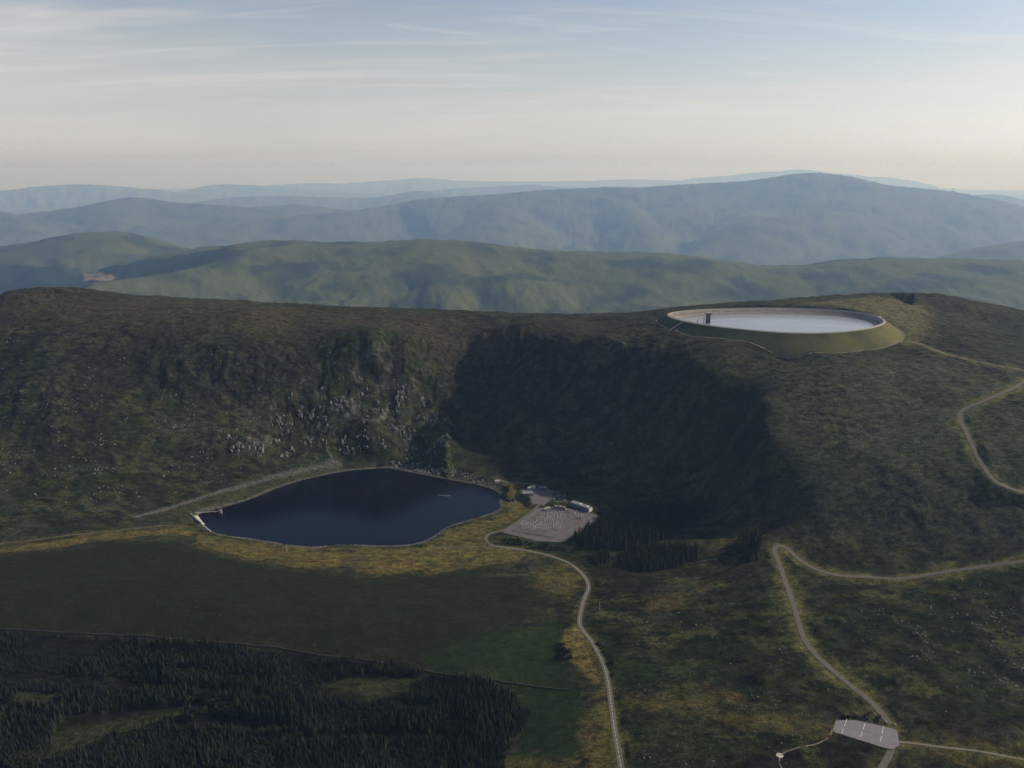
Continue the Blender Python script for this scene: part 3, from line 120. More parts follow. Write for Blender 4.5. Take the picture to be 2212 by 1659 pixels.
ROADS = [{'name': 'lake_road','width': 6.5,'verge': 1.5,'batter': 7,'p': [[109.1,637.7,22.4],[109.2,646.9,22.5],[109.2,656.0,22.5],[109.3,665.2,22.6],[109.4,674.3,22.7],[109.4,683.5,22.7],[109.4,692.6,22.8],[109.4,701.7,22.8],[109.5,710.9,22.8],[109.7,720.0,22.7],[110.0,729.2,22.6],[110.4,738.3,22.5],[110.7,747.4,22.4],[111.0,756.6,22.3],[111.3,765.7,22.1],[111.7,774.8,21.9],[112.1,784.0,21.6],[112.4,793.1,21.4],[112.6,802.3,21.1],[112.6,811.4,20.8],[112.3,820.5,20.5],[111.6,829.7,20.2],[110.6,838.7,19.9],[109.3,847.8,19.7],[107.7,856.8,19.4],[106.0,865.8,19.1],[104.1,874.7,18.9],[102.0,883.6,18.7],[99.3,892.4,18.4],[96.3,901.0,18.2],[93.3,909.6,17.9],[90.9,918.5,17.7],[89.6,927.5,17.4],[90.2,936.6,17.1],[91.6,945.6,16.8],[93.2,954.6,16.4],[95.0,963.6,16.1],[96.9,972.6,15.7],[98.8,981.5,15.3],[100.9,990.4,15.0],[103.1,999.3,14.6],[105.9,1008.0,14.2],[109.1,1016.5,13.8],[111.4,1025.4,13.4],[112.0,1034.5,13.0],[111.8,1043.6,12.6],[110.7,1052.7,12.3],[109.0,1061.7,11.9],[106.5,1070.5,11.6],[103.5,1079.1,11.3],[100.0,1087.6,10.9],[96.0,1095.8,10.6],[91.3,1103.6,10.3],[86.0,1111.1,10.0],[79.9,1117.9,9.7],[73.2,1124.1,9.4],[66.1,1129.9,9.1],[58.7,1135.2,8.9],[51.0,1140.2,8.6],[43.2,1144.8,8.3],[35.1,1149.2,8.0],[27.0,1153.4,7.8],[18.6,1157.1,7.5],[10.2,1160.5,7.2],[1.6,1163.8,6.9],[-7.0,1166.9,6.6],[-15.7,1169.6,6.2],[-24.5,1172.1,5.9],[-33.3,1174.5,5.6]],'line': True},{'name': 'yard_loop','width': 5.5,'verge': 1.0,'batter': 5,'p': [[-30.3,1174.6,5.7],[-36.4,1181.6,5.6],[-41.4,1189.4,5.5],[-43.5,1198.4,5.3],[-43.9,1207.6,5.2],[-41.5,1216.6,5.2],[-36.2,1224.1,5.1],[-28.1,1228.3,5.1],[-19.1,1230.7,5.2],[-11.2,1235.4,5.2],[-5.6,1242.8,5.2],[-0.5,1250.6,5.2],[4.5,1258.4,5.2],[9.3,1266.3,5.2],[14.2,1274.3,5.3],[18.9,1282.2,5.3],[23.7,1290.2,5.3],[28.4,1298.2,5.4],[33.1,1306.2,5.5],[37.8,1314.2,5.6],[42.4,1322.3,5.8],[46.7,1330.5,6.0],[50.4,1339.0,6.2],[52.9,1347.9,6.4],[53.6,1357.2,6.5],[51.3,1366.0,6.6],[46.5,1373.9,6.6],[45.4,1383.1,6.6],[46.5,1392.3,6.5],[48.6,1401.3,6.3],[52.3,1409.7,6.1],[58.5,1416.6,5.7],[57.8,1425.1,5.3],[51.3,1431.7,4.8],[43.9,1437.3,4.4],[36.0,1442.2,4.0],[27.5,1445.9,3.7],[18.4,1447.6,3.5],[9.1,1448.4,3.3],[-0.1,1449.5,3.3],[-8.8,1452.5,3.4],[-16.7,1457.3,3.5],[-24.0,1463.1,3.8],[-31.4,1468.7,4.1]]},{'name': 'shore_track','width': 2.4,'verge': 0.6,'batter': 5,'p': [[-33.2,1171.5,5.5],[-42.4,1171.7,5.3],[-51.5,1171.9,5.0],[-60.7,1172.1,4.7],[-69.8,1172.2,4.5],[-79.0,1172.3,4.3],[-88.1,1172.3,4.1],[-97.2,1172.4,3.9],[-106.4,1172.3,3.7],[-115.5,1172.0,3.6],[-124.6,1171.4,3.5],[-133.7,1170.2,3.4],[-142.7,1168.7,3.3],[-151.7,1166.9,3.2],[-160.7,1165.3,3.2],[-169.7,1163.8,3.1],[-178.8,1162.8,3.1],[-187.9,1162.3,3.0],[-197.1,1162.4,2.9],[-206.2,1163.0,2.8],[-215.3,1164.0,2.7],[-224.3,1165.2,2.6],[-233.4,1166.6,2.5],[-242.4,1168.0,2.3],[-251.5,1169.4,2.2],[-260.5,1170.7,2.1],[-269.6,1171.9,2.0],[-278.7,1172.9,2.0],[-287.8,1173.5,1.9],[-296.9,1174.0,1.8],[-306.0,1174.3,1.8],[-315.2,1174.6,1.8],[-324.3,1174.9,1.7],[-333.5,1175.3,1.7],[-342.6,1175.9,1.7],[-351.7,1176.7,1.7],[-360.8,1177.9,1.8],[-369.8,1179.2,1.8],[-378.8,1180.7,1.8],[-387.8,1182.3,1.9],[-396.8,1184.0,1.9],[-405.8,1185.7,2.0],[-414.8,1187.5,2.0],[-423.7,1189.3,2.1],[-432.7,1191.0,2.1],[-441.7,1192.7,2.2],[-450.7,1194.3,2.3],[-459.7,1195.8,2.4],[-468.7,1197.6,2.5],[-477.6,1199.6,2.5],[-486.4,1202.0,2.6],[-495.2,1204.4,2.7],[-504.0,1207.1,2.8],[-512.6,1210.1,2.9],[-521.0,1213.8,2.9],[-529.0,1218.2,3.0],[-536.2,1223.8,3.0],[-542.7,1230.3,3.1],[-548.8,1237.0,3.1],[-555.1,1243.7,3.1],[-561.9,1249.8,3.2],[-569.7,1254.5,3.2],[-578.5,1256.9,3.2],[-587.6,1257.2,3.2],[-596.7,1256.2,3.2],[-605.6,1254.5,3.3],[-614.6,1252.5,3.3],[-623.5,1250.7,3.4],[-632.5,1248.7,3.5],[-641.3,1246.4,3.6],[-650.1,1243.8,3.7],[-658.8,1241.1,3.8],[-667.5,1238.4,4.0],[-676.3,1235.7,4.2],[-685.0,1233.0,4.4],[-693.8,1230.3,4.7],[-702.5,1227.6,4.9],[-711.2,1224.9,5.1],[-719.9,1222.1,5.4],[-728.6,1219.2,5.6],[-737.3,1216.3,5.8],[-745.9,1213.3,6.0],[-754.5,1210.0,6.2],[-762.9,1206.6,6.3],[-771.4,1203.1,6.4],[-779.8,1199.5,6.5],[-788.3,1196.1,6.5],[-796.9,1193.0,6.6],[-805.6,1190.2,6.6],[-814.3,1187.6,6.5],[-823.2,1185.2,6.5],[-832.0,1183.0,6.5],[-840.9,1180.8,6.5],[-849.8,1178.7,6.4],[-858.7,1176.5,6.4],[-867.6,1174.3,6.3]],'faint': True,'track': True},{'name': 'hill_road','width': 7.0,'verge': 2.2,'batter': 9,'p': [[393.9,699.8,42.4],[392.6,708.8,42.9],[391.4,717.9,43.4],[389.9,726.9,43.8],[387.6,735.8,44.3],[384.2,744.3,44.7],[380.3,752.6,45.1],[376.5,760.9,45.5],[373.2,769.4,45.8],[369.9,778.0,46.2],[366.7,786.5,46.4],[363.7,795.2,46.7],[361.0,803.9,46.8],[359.0,812.9,47.0],[357.6,821.9,47.1],[356.7,831.0,47.2],[356.5,840.2,47.2],[356.8,849.3,47.3],[357.9,858.4,47.4],[359.4,867.4,47.5],[361.1,876.4,47.6],[362.7,885.4,47.7],[364.3,894.4,47.9],[366.0,903.4,48.1],[367.7,912.4,48.3],[369.3,921.4,48.5],[370.9,930.4,48.7],[372.3,939.5,48.9],[373.7,948.5,49.0],[375.0,957.6,49.2],[376.4,966.6,49.3],[377.7,975.7,49.5],[379.1,984.7,49.6],[380.4,993.8,49.7],[381.8,1002.8,49.9],[383.3,1011.9,50.0],[384.7,1020.9,50.1],[386.1,1030.0,50.3],[387.5,1039.0,50.5],[388.8,1048.0,50.6],[390.0,1057.1,50.8],[390.5,1066.3,50.9],[392.9,1075.0,51.1],[397.8,1082.7,51.2],[405.1,1087.5,51.3],[411.9,1081.8,51.3],[414.9,1073.2,51.3],[415.5,1064.1,51.3],[416.1,1055.0,51.2],[417.8,1046.0,51.1],[420.5,1037.2,51.0],[423.8,1028.7,50.8],[427.9,1020.5,50.7],[433.2,1013.1,50.5],[439.8,1006.8,50.4],[447.4,1001.6,50.3],[455.7,997.8,50.3],[464.4,995.1,50.4],[473.4,993.6,50.5],[482.5,992.5,50.8],[491.6,991.4,51.2],[500.6,989.7,51.7],[509.3,986.9,52.4],[517.8,983.5,53.1],[526.4,980.5,54.0],[535.5,979.1,55.1],[544.6,979.0,56.2],[553.7,979.6,57.4],[562.8,980.4,58.6],[572.0,981.1,60.0],[581.1,981.5,61.4],[590.3,981.7,62.8],[599.4,981.9,64.3],[608.6,982.0,65.8],[617.7,982.0,67.3],[626.9,982.0,68.8],[636.0,981.9,70.4],[645.2,981.7,72.0],[654.3,981.3,73.6],[663.5,981.0,75.2],[672.6,980.6,76.9],[681.7,980.2,78.5],[690.9,979.8,80.1],[700.0,979.4,81.8],[709.2,979.1,83.5],[718.3,978.7,85.2],[727.5,978.4,86.9],[736.6,978.1,88.6],[745.8,977.7,90.4],[754.9,977.4,92.1]]},{'name': 'upper_road','width': 7.0,'verge': 2.2,'batter': 9,'p': [[818.6,1053.3,133.8],[810.5,1057.3,134.2],[802.3,1061.3,134.7],[794.1,1065.3,135.2],[785.9,1069.3,135.8],[777.7,1073.3,136.5],[769.5,1077.4,137.3],[761.4,1081.4,138.4],[753.2,1085.4,139.6],[744.8,1089.0,141.1],[737.0,1093.6,142.9],[731.0,1100.4,144.9],[727.9,1109.0,147.1],[727.1,1118.0,149.6],[727.2,1127.1,152.2],[727.8,1136.2,155.0],[728.7,1145.3,157.8],[729.8,1154.3,160.7],[731.3,1163.3,163.6],[733.0,1172.3,166.4],[734.9,1181.2,169.2],[737.0,1190.1,171.8],[739.2,1198.9,174.4],[741.4,1207.8,176.9],[743.7,1216.6,179.2],[746.0,1225.4,181.5],[748.2,1234.2,183.7],[750.4,1243.1,185.9],[752.4,1252.0,188.0],[754.4,1260.9,190.0],[756.7,1269.7,192.1],[760.0,1278.2,194.1],[764.4,1286.1,196.1],[770.1,1293.2,198.0],[777.0,1299.2,199.9],[784.6,1304.2,201.8],[792.9,1308.0,203.6],[801.4,1311.4,205.3],[809.8,1314.9,207.0],[818.0,1318.8,208.5],[826.1,1323.0,210.0],[834.2,1327.2,211.3],[842.2,1331.5,212.6],[850.2,1335.9,213.7],[858.1,1340.4,214.7],[865.9,1345.1,215.7],[873.7,1349.9,216.5],[881.3,1355.0,217.3],[888.8,1360.0,217.9],[896.4,1365.1,218.5],[903.8,1370.4,219.1],[911.1,1376.0,219.6],[918.2,1381.7,220.0],[925.2,1387.5,220.4],[932.2,1393.4,220.8],[939.1,1399.3,221.1],[946.0,1405.3,221.4],[952.8,1411.3,221.7],[959.6,1417.3,221.9],[966.5,1423.4,222.0],[973.2,1429.5,222.2],[980.0,1435.5,222.2],[986.8,1441.7,222.3],[993.6,1447.8,222.3],[1000.3,1453.9,222.4],[1007.1,1460.0,222.4],[1013.8,1466.2,222.4],[1020.5,1472.3,222.4],[1027.3,1478.4,222.4],[1034.0,1484.6,222.3],[1040.7,1490.7,222.3],[1047.5,1496.9,222.2],[1054.2,1503.0,222.1],[1060.9,1509.2,222.0],[1067.7,1515.3,221.8],[1074.4,1521.5,221.6],[1081.1,1527.6,221.3],[1087.9,1533.7,221.0],[1094.6,1539.9,220.7],[1101.3,1546.0,220.3],[1108.1,1552.1,219.9],[1114.8,1558.3,219.5]]},{'name': 'toe_track','width': 4.5,'verge': 1.0,'batter': 6,'p': [[1035.8,1426.6,215.8],[1029.7,1433.6,217.1],[1023.7,1440.8,218.4],[1017.8,1448.0,219.6],[1011.9,1455.1,220.9],[1005.7,1462.1,222.1],[999.2,1468.8,223.3],[992.3,1475.0,224.5],[984.7,1480.4,225.6],[976.4,1484.7,226.8],[967.8,1488.1,227.9],[958.9,1491.0,229.0],[950.2,1494.2,230.2],[941.7,1498.0,231.3],[933.4,1502.3,232.5],[925.2,1506.7,233.7],[917.0,1511.1,234.8],[908.9,1515.6,236.0],[900.8,1520.4,237.3],[893.1,1525.5,238.5],[885.6,1531.1,239.7],[878.7,1537.4,240.9],[872.7,1544.5,242.1],[867.8,1552.4,243.2],[863.6,1560.7,244.4],[860.0,1569.3,245.5],[856.7,1578.0,246.6],[853.6,1586.8,247.7],[850.4,1595.6,248.7],[846.7,1604.1,249.8],[841.7,1611.9,250.8],[834.3,1617.5,251.9]],'track': True},{'name': 'car_park_exit','width': 6.5,'verge': 1.0,'batter': 5,'p': [[384.5,674.0,43.8],[379.8,664.7,43.4],[373.9,656.2,43.0],[367.1,648.3,42.7],[360.0,640.7,42.3],[353.2,632.8,41.9],[347.1,624.4,41.4],[341.3,615.8,40.9]]},{'name': 'peat_track','width': 3.2,'verge': 0.4,'batter': 4,'p': [[388.2,671.9,43.8],[397.8,669.7,44.2],[407.3,667.4,44.7],[416.6,664.6,45.2],[425.9,661.7,45.8],[435.4,659.3,46.4],[445.0,657.4,47.0],[454.5,655.0,47.6],[463.6,651.6,48.2],[472.7,648.0,48.7],[481.9,644.7,49.0],[491.1,641.6,49.3],[500.5,638.7,49.4],[509.9,636.2,49.3],[519.4,634.0,49.2],[529.0,631.8,49.1]],'track': True}]
TOWER = [435.1,1725.5]
BRIDGE = [384.0,1692.1]
POST_ROWS = [5,8,6,10,7,9,15,16,16,5,4,6,4]
PLACES = {'insulator_posts': [[64.7,1299.4,5.2],[72.0,1299.0,5.2],[77.7,1301.7,5.2],[85.1,1301.2,5.2],[90.7,1300.8,5.2],[51.4,1291.0,5.2],[58.1,1290.7,5.2],[63.1,1290.5,5.2],[70.1,1293.1,5.2],[75.1,1292.8,5.2],[80.1,1292.5,5.2],[86.9,1292.1,5.2],[91.7,1288.7,5.2],[56.2,1281.8,5.2],[61.8,1281.5,5.2],[67.5,1281.2,5.2],[74.8,1280.8,5.2],[80.4,1280.5,5.2],[86.1,1283.1,5.2],[43.5,1273.3,5.2],[48.2,1276.1,5.2],[52.7,1275.9,5.2],[57.2,1272.7,5.2],[61.9,1275.5,5.2],[66.5,1275.3,5.2],[71.0,1275.0,5.2],[75.6,1274.8,5.2],[80.2,1274.5,5.2],[84.9,1277.2,5.2],[45.5,1267.2,5.2],[51.5,1267.0,5.2],[57.6,1269.7,5.2],[61.8,1269.5,5.2],[67.8,1269.2,5.2],[72.1,1269.0,5.2],[78.0,1268.6,5.2],[37.8,1258.4,5.2],[42.3,1261.3,5.2],[48.5,1261.1,5.2],[52.8,1257.9,5.2],[57.3,1260.7,5.2],[61.6,1257.5,5.2],[66.2,1260.3,5.2],[72.3,1259.9,5.2],[76.7,1259.7,5.2],[16.4,1252.9,5.2],[19.5,1249.8,5.2],[24.3,1249.8,5.2],[27.4,1252.7,5.2],[32.2,1249.6,5.2],[35.3,1249.5,5.2],[40.2,1252.4,5.2],[43.2,1249.3,5.2],[48.1,1252.1,5.2],[51.2,1252.0,5.2],[55.9,1248.8,5.2],[59.0,1251.6,5.2],[63.8,1251.4,5.2],[66.9,1251.2,5.2],[71.7,1250.9,5.2],[18.5,1243.9,5.2],[23.1,1243.8,5.2],[27.6,1243.7,5.2],[32.3,1243.6,5.2],[36.7,1240.5,5.2],[39.6,1240.4,5.2],[44.3,1243.2,5.2],[48.9,1243.0,5.2],[53.4,1242.9,5.2],[58.0,1242.6,5.2],[62.5,1242.4,5.2],[67.1,1242.2,5.2],[71.7,1241.9,5.2],[76.4,1244.7,5.2],[79.3,1244.5,5.2],[83.8,1244.2,5.2],[23.1,1234.8,5.2],[27.9,1237.7,5.2],[30.9,1234.6,5.2],[35.7,1234.5,5.2],[38.9,1237.4,5.2],[43.5,1234.2,5.2],[46.7,1237.1,5.2],[51.4,1236.9,5.2],[54.3,1233.8,5.2],[59.2,1236.6,5.2],[62.3,1236.4,5.2],[67.0,1236.2,5.2],[71.8,1235.9,5.2],[74.8,1235.7,5.2],[79.6,1235.4,5.2],[82.7,1235.2,5.2],[40.6,1231.3,5.2],[43.5,1231.2,5.2],[48.2,1231.1,5.2],[52.8,1230.9,5.2],[57.4,1230.7,5.2],[105.0,1290.7,5.2],[110.0,1290.3,5.2],[113.1,1290.1,5.2],[118.0,1289.6,5.2],[104.1,1284.8,5.2],[108.8,1284.4,5.2],[113.5,1284.0,5.2],[118.1,1283.6,5.2],[123.1,1286.1,5.2],[126.0,1285.8,5.2],[106.3,1278.6,5.2],[112.3,1278.1,5.2],[116.7,1277.7,5.2],[122.8,1277.1,5.2]],'bays': [[14.7,1243.9,5.2],[46.3,1300.2,5.2],[34.1,1222.5,5.2],[72.3,1281.0,5.2],[58.2,1215.6,5.2],[94.5,1276.5,5.2],[50.1,1291.0,5.2],[88.0,1237.9,5.2]],'transformers': [[79.6,1322.6,5.2],[87.5,1322.1,5.2],[94.1,1318.7,5.2]],'control_building': [[106.9,1335.7,4.2],[138.0,1305.7,5.2]],'yard_fence_left': [[0.7,1229.0,5.2],[56.0,1311.8,5.2]],'yard_fence_mid': [[69.3,1203.0,5.2],[122.8,1274.1,5.2]],'yard_fence_top': [[56.0,1311.8,5.2],[98.7,1309.3,5.2],[122.8,1274.1,5.2]],'yard_fence_low': [[0.7,1229.0,5.2],[69.3,1203.0,5.2]],'yard_shed': [[59.2,1311.7,5.2],[69.4,1320.2,5.2]],'white_hut': [[149.9,1280.3,5.2]],'hall': [[21.4,1375.8,6.8],[40.1,1378.4,6.5],[27.4,1405.7,6.8]],'cars': [[38.7,1390.5,6.7],[41.6,1396.4,6.4],[36.9,1384.5,6.7],[55.5,1383.9,6.8],[34.8,1390.6,6.8],[136.3,1266.7,5.2],[132.7,1261.0,5.2],[132.9,1285.1,5.2]],'white_sheds': [[33.5,1405.6,6.8],[40.3,1411.4,6.8]],'portal': [[54.0,1402.0,6.1],[67.4,1404.4,6.8]],'boulders_white': [[70.1,1392.2,6.8],[84.1,1406.5,3.0]],'boathouse': [[-33.5,1450.6,2.2],[-17.5,1450.9,3.3]],'poles': [[-82.6,1139.0,5.7],[120.2,963.5,17.2],[-364.5,1161.1,2.3]],'intake': [[-567.8,1305.9,2.9],[-527.5,1313.0,-5.7]],'weir': [[-577.8,1304.8,3.8],[-542.1,1264.7,0.7],[-516.3,1236.5,1.0]],'pontoon': [[-140.0,1396.0,-17.0],[-127.5,1394.2,-16.3],[-117.5,1392.0,-15.8]],'car_park_dividers': [[351.2,705.4,43.8],[336.5,682.6,43.8],[366.6,697.5,43.8],[353.3,677.4,43.8],[384.7,694.6,43.1],[370.8,671.4,43.8]],'car_park_seam': [[342.6,692.9,43.8],[360.0,687.4,43.8],[375.9,678.9,43.8]],'footpath': [[329.4,689.3,43.8],[323.9,678.7,44.8],[314.9,673.0,43.7],[298.9,667.1,43.0],[280.8,661.9,42.8],[269.0,660.3,41.1],[262.1,653.4,41.0],[260.1,644.5,40.1],[261.6,637.4,39.5]],'viewpoint': [[264.6,655.6,40.9]],'gate': [[390.5,701.7,42.3],[398.8,697.0,42.2]],'forest_wall': [[-719.2,951.8,-7.1],[-660.9,949.6,-6.4],[-566.9,939.2,-6.2],[-482.3,931.6,-5.3],[-384.1,917.9,-5.1],[-306.9,905.4,-4.3],[-242.1,887.6,-4.9],[-180.2,874.6,-2.8],[-119.3,857.7,-2.9],[-89.3,846.3,-1.8],[-31.5,829.4,3.1],[24.3,811.6,5.9],[67.0,794.2,13.7]],'rampart': [[-670.0,1287.0,4.7],[-625.9,1319.0,6.3],[-582.0,1358.6,8.9],[-536.8,1402.8,10.6],[-482.3,1457.3,10.3],[-428.9,1498.9,8.7],[-381.7,1539.4,8.5],[-360.6,1553.7,8.0]],'reservoir_hut': [[810.5,1739.5,268.7]],'toe_gate': [[828.3,1627.3,252.9]]}
